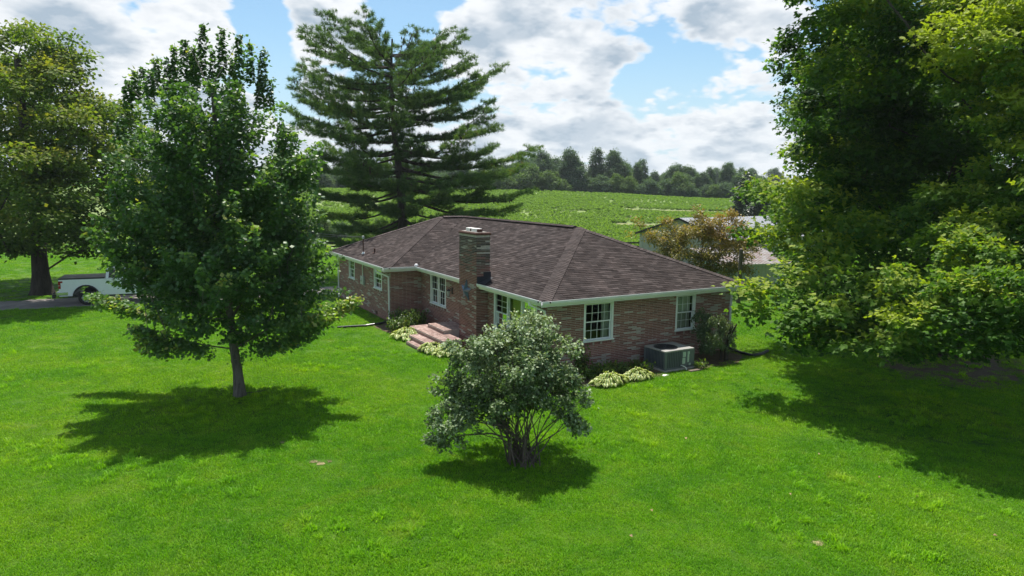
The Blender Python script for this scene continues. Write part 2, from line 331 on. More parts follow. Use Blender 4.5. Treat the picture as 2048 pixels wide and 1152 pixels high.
leafmat('leaf_crop', [(0.0, (0.115, 0.200, 0.040)), (0.6, (0.200, 0.315, 0.060)), (1.0, (0.28, 0.38, 0.10))], 0.40, 0.7, 0.15)
leafmat('hosta_green', [(0.0, (0.075, 0.155, 0.020)), (1.0, (0.21, 0.31, 0.05))], 0.3)
leafmat('hosta_cream', [(0.0, (0.46, 0.50, 0.13)), (1.0, (0.74, 0.74, 0.34))], 0.3)
leafmat('bed_leaf', [(0.0, (0.040, 0.085, 0.014)), (0.7, (0.105, 0.180, 0.026)), (1.0, (0.24, 0.25, 0.05))], 0.34)

# ------------------------------------------------------------------ object helpers
def tag(o, label=None, cat=None, group=None, kind=None):
    if label: o['label'] = label
    if cat: o['category'] = cat
    if group: o['group'] = group
    if kind: o['kind'] = kind
    return o
def empty(name, loc=(0, 0, 0), rz=0, label=None, cat=None, group=None):
    o = bpy.data.objects.new(name, None); col.objects.link(o); o.location = tuple(float(x) for x in loc); o.rotation_euler = (0, 0, rz)
    o.empty_display_size = 0.2
    return tag(o, label, cat, group)
def arr_mesh(name, V, F, tint=None, mats=(), matidx=None, smooth=False):
    V = np.ascontiguousarray(V, np.float32); F = np.ascontiguousarray(F, np.int32)
    me = bpy.data.meshes.new(name); k = F.shape[1]
    me.vertices.add(len(V)); me.vertices.foreach_set('co', V.ravel())
    me.loops.add(F.size); me.loops.foreach_set('vertex_index', F.ravel())
    me.polygons.add(len(F)); me.polygons.foreach_set('loop_start', np.arange(0, F.size, k, dtype=np.int32))
    if matidx is not None: me.polygons.foreach_set('material_index', np.asarray(matidx, np.int32))
    if smooth: me.polygons.foreach_set('use_smooth', np.ones(len(F), bool))
    me.update(calc_edges=True)
    if tint is not None:
        a = me.attributes.new('tint', 'FLOAT', 'FACE'); a.data.foreach_set('value', np.asarray(tint, np.float32))
    for m in mats: me.materials.append(MATS[m])
    return me
def link(name, me, parent=None):
    o = bpy.data.objects.new(name, me); col.objects.link(o)
    if parent is not None: o.parent = parent
    return o
class MB:
    """collects polygons for one mesh object"""
    def __init__(s): s.v = []; s.f = []; s.t = []; s.m = []; s.sm = []
    def poly(s, pts, t=0.5, m=0):
        n = len(s.v); s.v += [tuple(map(float, p)) for p in pts]; s.f.append(tuple(range(n, n+len(pts)))); s.t.append(t); s.m.append(m)
    def box(s, lo, hi, t=0.5, m=0, skip=''):
        x0, y0, z0 = lo; x1, y1, z1 = hi; n = len(s.v)
        s.v += [(x0, y0, z0), (x1, y0, z0), (x1, y1, z0), (x0, y1, z0), (x0, y0, z1), (x1, y0, z1), (x1, y1, z1), (x0, y1, z1)]
        for key, q in (('b', (3, 2, 1, 0)), ('t', (4, 5, 6, 7)), ('-y', (0, 1, 5, 4)), ('+x', (1, 2, 6, 5)), ('+y', (2, 3, 7, 6)), ('-x', (3, 0, 4, 7))):
            if key in skip.split(): continue
            s.f.append(tuple(n+i for i in q)); s.t.append(t); s.m.append(m)
    def obox(s, c, ax, ay, az, t=0.5, m=0):
        """box by centre and three half-axis vectors"""
        c, ax, ay, az = map(lambda q: np.asarray(q, float), (c, ax, ay, az)); n = len(s.v)
        for k in (-1, 1):
            for (i, j) in ((-1, -1), (1, -1), (1, 1), (-1, 1)): s.v.append(tuple(c+i*ax+j*ay+k*az))
        for q in ((3, 2, 1, 0), (4, 5, 6, 7), (0, 1, 5, 4), (1, 2, 6, 5), (2, 3, 7, 6), (3, 0, 4, 7)):
            s.f.append(tuple(n+i for i in q)); s.t.append(t); s.m.append(m)
    def tube(s, pts, rad, seg=8, t=0.5, m=0, caps=True):
        pts = [np.asarray(p, float) for p in pts]; rad = [rad]*len(pts) if isinstance(rad, (int, float)) else list(rad)
        n0 = len(s.v); prev = None
        for i, p in enumerate(pts):
            d = pts[min(i+1, len(pts)-1)]-pts[max(i-1, 0)]; d = d/(np.linalg.norm(d)+1e-9)
            if prev is None:
                a = np.cross(d, (0, 0, 1.0));
                if np.linalg.norm(a) < 0.1: a = np.cross(d, (1.0, 0, 0))
            else: a = prev-d*np.dot(prev, d)
            a = a/(np.linalg.norm(a)+1e-9); b = np.cross(d, a); prev = a
            for k in range(seg):
                th = 2*math.pi*k/seg; s.v.append(tuple(p+rad[i]*(math.cos(th)*a+math.sin(th)*b)))
        for i in range(len(pts)-1):
            for k in range(seg):
                q = (n0+i*seg+k, n0+i*seg+(k+1) % seg, n0+(i+1)*seg+(k+1) % seg, n0+(i+1)*seg+k)
                s.f.append(q); s.t.append(t); s.m.append(m)
        if caps:
            s.f.append(tuple(n0+k for k in range(seg-1, -1, -1))); s.t.append(t); s.m.append(m)
            e = n0+(len(pts)-1)*seg; s.f.append(tuple(e+k for k in range(seg))); s.t.append(t); s.m.append(m)
    def lathe(s, c, prof, seg=16, t=0.5, m=0, axis=2):
        """profile of (radius, height) pairs round an axis through c"""
        n0 = len(s.v)
        for (r, h) in prof:
            for k in range(seg):
                th = 2*math.pi*k/seg; p = [r*math.cos(th), r*math.sin(th), h]
                if axis == 1: p = [p[0], h, p[1]]
                if axis == 0: p = [h, p[0], p[1]]
                s.v.append((c[0]+p[0], c[1]+p[1], c[2]+p[2]))
        for i in range(len(prof)-1):
            for k in range(seg):
                s.f.append((n0+i*seg+k, n0+i*seg+(k+1) % seg, n0+(i+1)*seg+(k+1) % seg, n0+(i+1)*seg+k)); s.t.append(t); s.m.append(m)
    def extr(s, prof, axis, a, b, t=0.5, m=0):
        """extrude a closed 2-D outline between a and b along an axis"""
        def P(q, h):
            return {0: (h, q[0], q[1]), 1: (q[0], h, q[1]), 2: (q[0], q[1], h)}[axis]
        n = len(s.v); k = len(prof); s.v += [P(q, a) for q in prof]+[P(q, b) for q in prof]
        s.f.append(tuple(n+i for i in range(k-1, -1, -1))); s.f.append(tuple(n+k+i for i in range(k)))
        for i in range(k): s.f.append((n+i, n+(i+1) % k, n+k+(i+1) % k, n+k+i))
        s.t += [t]*(k+2); s.m += [m]*(k+2)
    def build(s, name, mats, parent=None, smooth=False, bevel=0.0, loc=None):
        me = bpy.data.meshes.new(name); me.from_pydata(s.v, [], s.f); me.update()
        a = me.attributes.new('tint', 'FLOAT', 'FACE'); a.data.foreach_set('value', np.asarray(s.t, np.float32))
        for m in ([mats] if isinstance(mats, str) else mats): me.materials.append(MATS[m])
        me.polygons.foreach_set('material_index', np.asarray(s.m, np.int32))
        bm = bmesh.new(); bm.from_mesh(me); bmesh.ops.recalc_face_normals(bm, faces=bm.faces); bm.to_mesh(me); bm.free()
        if smooth:
            me.polygons.foreach_set('use_smooth', np.ones(len(me.polygons), bool))
            try: me.set_sharp_from_angle(angle=R(40))
            except Exception: pass
        o = link(name, me, parent)
        if loc is not None: o.location = loc
        if bevel:
            b = o.modifiers.new('bevel', 'BEVEL'); b.width = bevel; b.segments = 2; b.limit_method = 'ANGLE'
        return o
def copy_tree(o, parent=None):
    c = o.copy(); col.objects.link(c); c.parent = parent
    for ch in o.children: copy_tree(ch, c)
    return c

# ------------------------------------------------------------------ ground
def grid_sheet(name, svals, tvals, m, dz=0.0):
    S, T = np.meshgrid(svals, tvals, indexing='ij'); X, Y = from_st(S, T); Z = height(X, Y)+dz
    V = np.stack([X.ravel(), Y.ravel(), Z.ravel()], 1); ns, ntt = S.shape
    i = np.arange(ns-1)[:, None]*ntt+np.arange(ntt-1)[None]; i = i.ravel()
    F = np.stack([i, i+ntt, i+ntt+1, i+1], 1)
    me = arr_mesh(name, V, F, mats=[m], smooth=True); bm = bmesh.new(); bm.from_mesh(me); bmesh.ops.recalc_face_normals(bm, faces=bm.faces); bm.to_mesh(me); bm.free()
    if me.polygons[0].normal.z < 0: me.flip_normals()
    return tag(link(name, me), kind='structure')
sv = np.unique(np.concatenate([np.linspace(-120, 40, 21), np.arange(42, 300, 4.0), np.linspace(300, 3000, 24)]))
tv = np.unique(np.concatenate([np.linspace(-2500, -120, 18), np.arange(-120, 121, 6.0), np.linspace(120, 2500, 18)]))
grid_sheet('lawn', sv, tv, 'lawn')
grid_sheet('crop_field', np.arange(74, 187, 3.0), np.arange(-110, 96, 5.0), 'field', 0.05)

# gravel driveway behind the house and under the pickup
def strip(name, pts, width, m, z):
    b = MB(); P = [np.array(p, float) for p in pts]; rows = []
    for i, p in enumerate(P):
        d = P[min(i+1, len(P)-1)]-P[max(i-1, 0)]; d /= np.linalg.norm(d); n = np.array([-d[1], d[0]])
        w = width*(1+0.06*math.sin(i*2.3)); rows.append((p-n*w/2, p+n*w/2))
    for (a, c), (e, g) in zip(rows[:-1], rows[1:]):
        b.poly([(*a, z), (*e, z), (*g, z), (*c, z)])
    return tag(b.build(name, m), kind='structure')
strip('driveway', [(-80, 33.5), (-60, 31.2), (-40, 29), (-28, 27.2), (-20, 25.9), (-15, 25.3), (-10, 25.0), (-5, 24.3), (0, 23.6), (6, 23.3), (14, 23.2), (24, 23.5)], 3.6, 'driveway', 0.006)

# tan strips of bare stubble in the crop field
def stubble(pts_uvs, w):
    b = MB(); rows = []
    for (s, t) in pts_uvs:
        rows.append((s-w, t), )
    for i in range(len(pts_uvs)-1):
        (s0, t0), (s1, t1) = pts_uvs[i], pts_uvs[i+1]; q = []
        for (s, t) in ((s0-w, t0), (s1-w, t1), (s1+w, t1), (s0+w, t0)):
            x, y = from_st(s, t); q.append((x, y, float(height(x, y))+0.16))
        b.poly(q)
    return tag(b.build('stubble_strip', 'stubble'), kind='structure')
stubble([(132+0.05*(t-18)+0.8*math.sin(t*.4), t) for t in np.arange(22, 70, 3.0)], 1.6)
stubble([(104+0.10*(t-12)+0.6*math.sin(t*.5), t) for t in np.arange(16, 60, 3.0)], 1.5)

# ------------------------------------------------------------------ the house
D, LL, DW, HE, HR = 9.76, 21.31, 1.585, 2.75, 2.11
L1 = LL-D; OV = 0.40; SLOPE = HR/(D/2)
WT = 2.50                                             # top of the brickwork under the soffit
house = empty('brick_house', (D/2, LL/2, 0), 0, 'low red brick ranch house with a dark hipped shingle roof and chimney', 'house')
def hp(o): o.location = Vector(o.location)-house.location; return o      # keep world coordinates under the house's empty
def hbuild(b, name, mats, parent=house, **k):
    o = b.build(name, mats, parent, **k)
    if parent is house: hp(o)
    return o

BRICK_L, COURSE, JOINT = 0.40, 0.0655, 0.014
brick_list = []       # (corner, along, out, length, height, tint, wall_id)
def accents(ncol, nrow, seed, dense=0.062):
    r = random.Random(seed); acc = set()
    c0 = 0
    for row in range(1, nrow-2, 1):
        if row % 3 != 0: continue
        colx = r.uniform(0, 2)+((row//3) % 3)*1.1
        while colx < ncol:
            if r.random() < 0.72:
                k = r.choice((2, 2, 2, 3)); c = int(colx)
                for j in range(k):
                    acc.add((row+j, c+(1 if (j % 2 == 0) else 0)))
                    if k == 3 and j == 1: acc.add((row+j, c+1))
            colx += r.uniform(2.6, 4.6)
    return acc
def brick_wall(p0, along, out, length, z0, z1, holes, wid, seed, base_tint=(0.05, 0.72)):
    """running bond of long bricks on a plane; holes are (a0, a1, z0, z1) in wall coordinates"""
    r = random.Random(seed); nrow = int((z1-z0)/COURSE); ncol = int(length/BRICK_L)+2
    acc = accents(ncol, nrow, seed)
    for row in range(nrow):
        za = z0+row*COURSE; zb = min(za+COURSE-JOINT, z1)
        off = 0.0 if row % 2 == 0 else -BRICK_L/2
        for c in range(ncol+1):
            a0 = max(0.0, off+c*BRICK_L+JOINT/2); a1 = min(length, off+(c+1)*BRICK_L-JOINT/2)
            if a1-a0 < 0.04: continue
            spans = [(a0, a1)]
            for (h0, h1, g0, g1) in holes:
                if zb <= g0 or za >= g1: continue
                ns = []
                for (s, e) in spans:
                    if e <= h0 or s >= h1: ns.append((s, e)); continue
                    if s < h0-0.03: ns.append((s, h0))
                    if e > h1+0.03: ns.append((h1, e))
                spans = ns
            t = r.uniform(0.84, 1.0) if (row, c) in acc else min(0.78, max(0, r.gauss(0.45, 0.15)))
            for (s, e) in spans:
                brick_list.append((np.array(p0)+np.array(along)*s+np.array((0, 0, za)), along, out, e-s, zb-za, t, wid))
def wall_backing(p0, along, out, length, z0, z1, holes, name, parent=house):
    b = MB(); p0 = np.array(p0, float); al = np.array(along, float); ou = np.array(out, float)
    xs = sorted({0.0, length}|{h for q in holes for h in q[:2]}); zs = sorted({z0, z1}|{h for q in holes for h in q[2:]})
    for i in range(len(xs)-1):
        for j in range(len(zs)-1):
            cx, cz = (xs[i]+xs[i+1])/2, (zs[j]+zs[j+1])/2
            if any(q[0] < cx < q[1] and q[2] < cz < q[3] for q in holes): continue
            for dd, mm in ((0.0, 0), (-0.14, 1)):
                q = [p0+al*x+ou*dd+np.array((0, 0, z)) for x, z in ((xs[i], zs[j]), (xs[i+1], zs[j]), (xs[i+1], zs[j+1]), (xs[i], zs[j+1]))]
                b.poly(q if mm == 0 else q[::-1], m=mm)
    me = bpy.data.meshes.new(name); me.from_pydata(b.v, [], b.f); me.materials.append(MATS['mortar']); me.materials.append(MATS['interior'])
    me.polygons.foreach_set('material_index', np.asarray(b.m, np.int32)); me.update()
    return hp(link(name, me, parent))
# wall planes (outer mortar face); bricks stand 9 mm proud
XW, YW, XWING = OV, OV, -DW+OV
W = dict(w1=(1.95, 3.28, 1.07, 2.50), w2=(6.33, 7.36, 1.07, 2.50))
right_holes = [(W['w1'][0]-XW, W['w1'][1]-XW, 1.07, 2.50), (W['w2'][0]-XW, W['w2'][1]-XW, 1.07, 2.50)]
front_holes = [(1.06-YW, 4.32-YW, 0.95, 2.50), (8.98-YW, 10.78-YW, 1.08, 2.50)]     # measured from the near corner along +y
wing_y0 = L1+OV; wing_len = D-2*OV
wing_holes = [(13.22-wing_y0, 14.45-wing_y0, 1.42, 2.48), (17.80-wing_y0, 18.90-wing_y0, 1.42, 2.48)]
vent_holes_w = [(13.95-wing_y0, 14.33-wing_y0, 0.06, 0.25)]
Z0 = -0.35
walls = {}
walls['right'] = wall_backing((XW, YW, 0), (1, 0, 0), (0, -1, 0), D-2*OV, Z0, WT+0.12, right_holes, 'wall')
walls['front'] = wall_backing((XW, wing_y0, 0), (0, -1, 0), (-1, 0, 0), wing_y0-YW, Z0, WT+0.12, [(wing_y0-YW-b, wing_y0-YW-a, c, d) for a, b, c, d in front_holes], 'wall')
walls['wing_side'] = wall_backing((XWING, wing_y0, 0), (1, 0, 0), (0, -1, 0), XW-XWING, Z0, WT+0.12, [], 'wall')
walls['wing_front'] = wall_backing((XWING, wing_y0+wing_len, 0), (0, -1, 0), (-1, 0, 0), wing_len, Z0, WT+0.12, [(wing_len-b, wing_len-a, c, d) for a, b, c, d in wing_holes+vent_holes_w], 'wall')
walls['wing_left'] = wall_backing((D-OV, wing_y0+wing_len, 0), (-1, 0, 0), (0, 1, 0), D-OV-XWING, Z0, WT+0.12, [], 'wall')
walls['back'] = wall_backing((D-OV, YW, 0), (0, 1, 0), (1, 0, 0), wing_y0+wing_len-YW, Z0, WT+0.12, [], 'wall')
EPS = 0.0
brick_wall((XW, YW, 0), (1, 0, 0), (0, -1, 0), D-2*OV, -0.06, WT, right_holes, 'right', 1)
brick_wall((XW, wing_y0, 0), (0, -1, 0), (-1, 0, 0), wing_y0-YW, -0.06, WT, [(wing_y0-YW-b, wing_y0-YW-a, c, d) for a, b, c, d in front_holes], 'front', 2)
brick_wall((XWING, wing_y0, 0), (1, 0, 0), (0, -1, 0), XW-XWING-0.01, -0.13, WT, [], 'wing_side', 3)
brick_wall((XWING, wing_y0+wing_len, 0), (0, -1, 0), (-1, 0, 0), wing_len, -0.13, WT, [(wing_len-b, wing_len-a, c, d) for a, b, c, d in wing_holes+vent_holes_w], 'wing_front', 4)
# soldier course of bricks under each window
def soldier(p0, along, out, length, z1, wid, seed):
    r = random.Random(seed); n = max(3, int(length/0.085)); w = length/n
    for i in range(n):
        p = np.array(p0)+np.array(along)*(i*w+0.005)+np.array((0, 0, z1-0.10))+np.array(out)*0.016
        brick_list.append((p, along, out, w-0.010, 0.095, r.choice((r.uniform(0, .5), r.uniform(0.8, 0.9))), wid))
for k, (x0, x1, z0, z1) in W.items(): soldier((x0-0.03, YW, 0), (1, 0, 0), (0, -1, 0), x1-x0+0.06, z0-0.05, 'right', 11)
soldier((XW, 10.80, 0), (0, -1, 0), (-1, 0, 0), 1.84, 1.08-0.05, 'front', 12)
for a, b_, c, d in wing_holes: soldier((XWING, b_+wing_y0+0.02, 0), (0, -1, 0), (-1, 0, 0), b_-a+0.04, c-0.05, 'wing_front', 13)

def brick_geo(b, p, al, ou, ln, ht, t, proud=0.009):
    p = np.asarray(p, float); al = np.asarray(al, float)*ln; ou = np.asarray(ou, float)*proud; up = np.array((0, 0, ht)); bv = 0.12
    q0 = [p, p+al, p+al+up, p+up]; e = al/ln*0.004; f = np.array((0, 0, 0.004))
    q1 = [p+ou+e+f, p+al+ou-e+f, p+al+up+ou-e-f, p+up+ou+e-f]
    n = len(b.v); b.v += [tuple(x) for x in q0+q1]
    b.f += [(n+4, n+5, n+6, n+7)]+[(n+i, n+(i+1) % 4, n+4+(i+1) % 4, n+4+i) for i in range(4)]; b.t += [t]*5; b.m += [0]*5
def proj(p):
    v = np.asarray(p, float)-CAM; z = v@FW; return 1024+FPX*(v@RT)/z, 576-FPX*(v@UP)/z, z
def hidden(u, v):
    if 868 < u < 1185 and v > 640: return True          # behind the big shrub
    if 960 < u < 1120 and v > 615: return True
    if 1290 < u < 1392 and v > 690: return True         # behind the air conditioner
    if 1388 < u and v > 620: return True                # behind the weeping shrub
    if v > 722: return True
    return False
order = []
for i, (p, al, ou, ln, ht, t, wid) in enumerate(brick_list):
    u, v, z = proj(np.asarray(p)+np.asarray(al)*ln/2)
    if wid in ('right',) and ln > 0.3 and not hidden(u, v): order.append((z, i))
single = set(i for _, i in sorted(order)[:300])
brick_meshes = {}
def brick_mesh(t, al, ou, ln, ht):
    k = (round(t*12), wid_axis(al), round(ln, 3), round(ht, 3))
    if k not in brick_meshes:
        b = MB(); brick_geo(b, (0, 0, 0), al, ou, ln, ht, k[0]/12.0)
        me = bpy.data.meshes.new('brick'); me.from_pydata(b.v, [], b.f); me.materials.append(MATS['brick'])
        a = me.attributes.new('tint', 'FLOAT', 'FACE'); a.data.foreach_set('value', np.asarray(b.t, np.float32)); me.update(); brick_meshes[k] = me
    return brick_meshes[k]
def wid_axis(al): return tuple(int(x) for x in al)
rest = {}
for i, (p, al, ou, ln, ht, t, wid) in enumerate(brick_list):
    if i in single:
        o = link('brick', brick_mesh(t, al, ou, ln, ht), walls[wid]); o.location = tuple(p)
    else:
        brick_geo(rest.setdefault(wid, MB()), p, al, ou, ln, ht, t)
for wid, b in rest.items():
    o = b.build('brickwork', 'brick', walls[wid]); tag(o, kind='stuff')

# floor and ceiling inside
b = MB(); b.box((XW+.15, YW+.15, 0.3), (D-OV-.15, LL-OV-.15, 0.35)); hbuild(b, 'floor_slab', 'interior')
b = MB(); b.box((XWING+.15, wing_y0+.15, 0.3), (XW+.149, LL-OV-.15, 0.345)); hbuild(b, 'floor_slab', 'interior')

# ---- windows
def window(wall, a0, a1, z0, z1, out_depth, cols, rows, lights=1, curtain=None, picture=False, jamb=0.085):
    """double-hung window set into a wall; wall gives origin, along and out vectors"""
    p0, al, ou = (np.array(q, float) for q in wall); up = np.array((0, 0, 1.0))
    def P(a, z, o): return p0+al*a+up*z+ou*o
    fr = MB()
    def bar(b, x0, x1, y0, y1, o0, o1, m=0):
        c = P((x0+x1)/2, (y0+y1)/2, (o0+o1)/2); b.obox(c, al*(x1-x0)/2, up*(y1-y0)/2, ou*(o1-o0)/2, m=m)
    J = jamb
    bar(fr, a0, a0+J, z0, z1, -0.12, 0.018); bar(fr, a1-J, a1, z0, z1, -0.12, 0.018)
    bar(fr, a0+J, a1-J, z1-0.07, z1, -0.12, 0.016)
    wroot = hbuild(fr, 'window', 'white_paint', bevel=0.006)
    sl = MB(); bar(sl, a0-0.04, a1+0.04, z0-0.035, z0+0.02, -0.10, 0.055); sl.build('sill', 'white_paint', wroot, bevel=0.008)
    n = lights; gap = 0.10; iw = (a1-a0-2*J-(n-1)*gap)/n
    for i in range(n):
        x0 = a0+J+i*(iw+gap); x1 = x0+iw
        if i: bm_ = MB(); bar(bm_, x0-gap, x0, z0+0.02, z1-0.07, -0.10, 0.012); bm_.build('mullion', 'white_paint', wroot)
        kind = picture and i == 1
        zb, zt = z0+0.02, z1-0.07; mid = (zb+zt)/2
        sashes = [(zb, zt, -0.06)] if kind else [(mid-0.02, zt, -0.045), (zb, mid+0.02, -0.085)]
        for (y0, y1, o) in sashes:
            s = 0.036; sa = MB()
            bar(sa, x0, x0+s, y0, y1, o-0.015, o+0.015); bar(sa, x1-s, x1, y0, y1, o-0.015, o+0.015)
            bar(sa, x0+s, x1-s, y0, y0+s*1.2, o-0.015, o+0.014); bar(sa, x0+s, x1-s, y1-s, y1, o-0.015, o+0.014)
            nc, nr = (1, 1) if kind else (cols, rows)
            gx = (x1-x0-2*s)/nc; gy = (y1-y0-2.2*s)/nr; mu = 0.008
            for c in range(1, nc): bar(sa, x0+s+c*gx-mu, x0+s+c*gx+mu, y0+1.2*s, y1-s, o-0.009, o+0.009)
            for r in range(1, nr): bar(sa, x0+s, x1-s, y0+1.2*s+r*gy-mu, y0+1.2*s+r*gy+mu, o-0.0105, o+0.0105)
            sash = sa.build('sash', 'white_paint', wroot)
            for c in range(nc):
                for r in range(nr):
                    g = MB(); ax0 = x0+s+c*gx; ay0 = y0+1.2*s+r*gy
                    g.poly([P(ax0, ay0, o), P(ax0+gx, ay0, o), P(ax0+gx, ay0+gy, o), P(ax0, ay0+gy, o)]); g.build('pane', 'window_glass', wroot)
        if curtain:
            for (ci, f0, f1, zf0, zf1, mname) in curtain:
                if ci != i: continue
                cb = MB(); k = 40; X = np.linspace(x0+f0*iw, x0+f1*iw, k)
                for q in range(k-1):
                    d0 = -0.20+0.022*math.sin(q*1.25)+0.01*math.sin(q*2.9); d1 = -0.20+0.022*math.sin((q+1)*1.25)+0.01*math.sin((q+1)*2.9)
                    zl, zh = zb+zf0*(zt-zb), zb+zf1*(zt-zb)
                    cb.poly([P(X[q], zl, d0), P(X[q+1], zl, d1), P(X[q+1], zh, d1), P(X[q], zh, d0)])
                cb.build('curtain' if 'curtain' in mname else 'blind', mname, wroot, smooth=True)
    return wroot
rw = ((0, YW, 0), (1, 0, 0), (0, -1, 0)); fwl = ((XW, 0, 0), (0, -1, 0), (-1, 0, 0)); wwl = ((XWING, 0, 0), (0, -1, 0), (-1, 0, 0))
window(rw, *W['w1'], 0, 4, 2, curtain=[(0, 0.72, 1.02, 0, 1, 'curtain_pale')])
window(rw, *W['w2'], 0, 3, 2, curtain=[(0, 0.0, 1.0, 0.50, 1, 'blind'), (0, 0.0, 1.0, 0.0, 0.5, 'curtain_pale')])
window(fwl, -10.78, -8.98, 1.08, 2.50, 0, 3, 2, lights=2)
window(fwl, -4.32, -1.06, 0.95, 2.50, 0, 2, 3, lights=3, picture=True, curtain=[(1, 0, 1, 0, 1, 'curtain_green'), (2, 0, 1, 0, 1, 'curtain_green'), (0, 0.75, 1, 0, 1, 'curtain_pale')])
for a, b_, c, d in wing_holes: window(wwl, -(b_+wing_y0), -(a+wing_y0), c, d, 0, 2, 2)
# crawl-space vent in the wing
b = MB(); b.box((XWING+0.02, 13.95, 0.06), (XWING+0.05, 14.33, 0.25))
for k in range(5): b.box((XWING-0.004, 13.96, 0.075+k*0.035), (XWING+0.02, 14.32, 0.087+k*0.035))
hbuild(b, 'crawl_vent', 'rust')
b = MB(); b.box((5.95, YW-0.02, 0.22), (6.25, YW-0.002, 0.42)); hbuild(b, 'crawl_vent', 'dark_metal')

# ---- roof
roof_b = MB(); RZ = HE+HR
A0, A1, A2, A3 = (0, 0, HE), (D, 0, HE), (D, LL, HE), (-DW, LL, HE); B1, B2 = (-DW, L1, HE), (0, L1, HE)
RG0, RG1 = (D/2, D/2, RZ), (D/2, L1+D/2, RZ); HA = (D/2-DW, L1+D/2, RZ)
for poly in ([A0, A1, RG0], [A1, A2, RG1, RG0], [A2, A3, HA, RG1], [A3, B1, HA], [B1, B2, RG1, HA], [B2, A0, RG0, RG1]):
    roof_b.poly([(p[0], p[1], p[2]-0.012) for p in poly])
roof = hbuild(roof_b, 'roof', 'shingle')
shingle_list = []   # origin, along, upslope, normal, length, tint
EXPO, TAB = 0.132, 0.305
def shingle_plane(o, along, upv, width, left, right, seed):
    """o: eave start; along/upv unit vectors; left/right: u-limits per metre of slope height as functions of v"""
    r = random.Random(seed); n = np.cross(along, upv); sl = math.hypot(D/2, HR); row = 0; v = -0.02
    while v < sl-0.02:
        u0, u1 = left(v+EXPO*0.5), right(v+EXPO*0.5); off = (row % 2)*TAB/2+r.choice((0, 0.02, -0.02)); k = math.floor((u0-off)/TAB)
        while True:
            a = max(u0, off+k*TAB); e = min(u1, off+(k+1)*TAB-0.006); k += 1
            if a >= u1: break
            if e-a < 0.03: continue
            shingle_list.append((np.array(o)+along*a+upv*v, along, upv, n, e-a, min(1, max(0, r.gauss(0.5, 0.2))), r.uniform(0.011, 0.020)))
        v += EXPO; row += 1
al_y = np.array((0, -1.0, 0)); al_x = np.array((1.0, 0, 0)); sl = math.hypot(D/2, HR); cs = (D/2)/sl; sn = HR/sl
up_px = np.array((cs, 0, sn)); up_py = np.array((0, cs, sn)); up_my = np.array((0, -cs, sn)); up_mx = np.array((-cs, 0, sn))
# main front slope: from the valley to the near corner
shingle_plane((0, L1, HE), al_y, up_px, L1, lambda v: -v*cs, lambda v: L1-v*cs, 21)
shingle_plane((0, 0, HE), al_x, up_py, D, lambda v: v*cs, lambda v: D-v*cs, 22)
shingle_plane((-DW, LL, HE), al_y, up_px, D, lambda v: v*cs, lambda v: D-v*cs, 23)
shingle_plane((-DW, L1, HE), al_x, up_py, DW, lambda v: v*cs, lambda v: DW+v*cs, 24)
def sh_geo(b, p, al, up, n, ln, t, th, depth=None):
    dpt = EXPO+0.02 if depth is None else depth
    q = [p+n*th, p+al*ln+n*th, p+al*ln+up*dpt+n*0.004, p+up*dpt+n*0.004, p-n*0.004, p+al*ln-n*0.004, p+al*ln+up*dpt-n*0.004, p+up*dpt-n*0.004]
    k = len(b.v); b.v += [tuple(x) for x in q]
    b.f += [(k, k+1, k+2, k+3), (k+4, k+5, k+1, k), (k+5, k+6, k+2, k+1), (k+7, k+4, k, k+3)]; b.t += [t]*4; b.m += [0]*4
sh_order = sorted((float(proj(s[0])[2]), i) for i, s in enumerate(shingle_list) if s[4] > 0.25)
sh_single = set(i for _, i in sh_order[:300]); restb = MB(); sh_cache = {}
for i, (p, al, up, n, ln, t, th) in enumerate(shingle_list):
    if i in sh_single:
        key = (tuple(np.round(n, 3)), round(ln, 3), round(t*10), round(th, 3))
        if key not in sh_cache:
            b = MB(); sh_geo(b, np.zeros(3), al, up, n, ln, key[2]/10, th); me = bpy.data.meshes.new('shingle'); me.from_pydata(b.v, [], b.f)
            me.materials.append(MATS['shingle']); a = me.attributes.new('tint', 'FLOAT', 'FACE'); a.data.foreach_set('value', np.asarray(b.t, np.float32)); me.update(); sh_cache[key] = me
        o = link('shingle', sh_cache[key], roof); o.location = tuple(p)
    else: sh_geo(restb, p, al, up, n, ln, t, th)
tag(restb.build('shingles', 'shingle', roof), kind='stuff')
# hip and ridge caps, made of overlapping bent tabs
def caps(a, c, name, n1, n2, w=0.24, vent=0.0):
    a, c = np.array(a, float), np.array(c, float); d = c-a; ln = np.linalg.norm(d); d /= ln; b = MB(); k = int(ln/0.14); r = random.Random(k)
    s1 = np.cross(n1, d); s1 /= np.linalg.norm(s1); s2 = np.cross(d, n2); s2 /= np.linalg.norm(s2)
    if s1[2] > 0: s1 = -s1
    if s2[2] > 0: s2 = -s2
    for i in range(k):
        p = a+d*(i*ln/k); q = p+d*(ln/k+0.02); up = np.array((0, 0, 0.046+vent)); lo = np.array((0, 0, 0.030+vent)); t = min(1, max(0, r.gauss(0.86, 0.12)))  # paler cap tint puts the brighter look of their angle into the colour
        for s in (s1, s2):
            b.poly([p+up, q+lo, q+lo+s*w, p+up+s*w], t); b.poly([p+up, p+up+s*w, p+s*w, p], t*0.7); b.poly([p+up+s*w, q+lo+s*w, q+s*w-np.array((0, 0, .02)), p+s*w-np.array((0, 0, .02))], 0.0 if vent else t*0.7)
    return b.build(name, 'shingle', roof)
NF, NR_, NB, NL = np.array((-sn, 0, cs)), np.array((0, -sn, cs)), np.array((sn, 0, cs)), np.array((0, sn, cs))
caps(A0, RG0, 'hip_cap', NF, NR_); caps(A1, RG0, 'hip_cap', NB, NR_); caps(B1, HA, 'hip_cap', NF, NR_); caps(A3, HA, 'hip_cap', NF, NL); caps(A2, RG1, 'hip_cap', NB, NL)
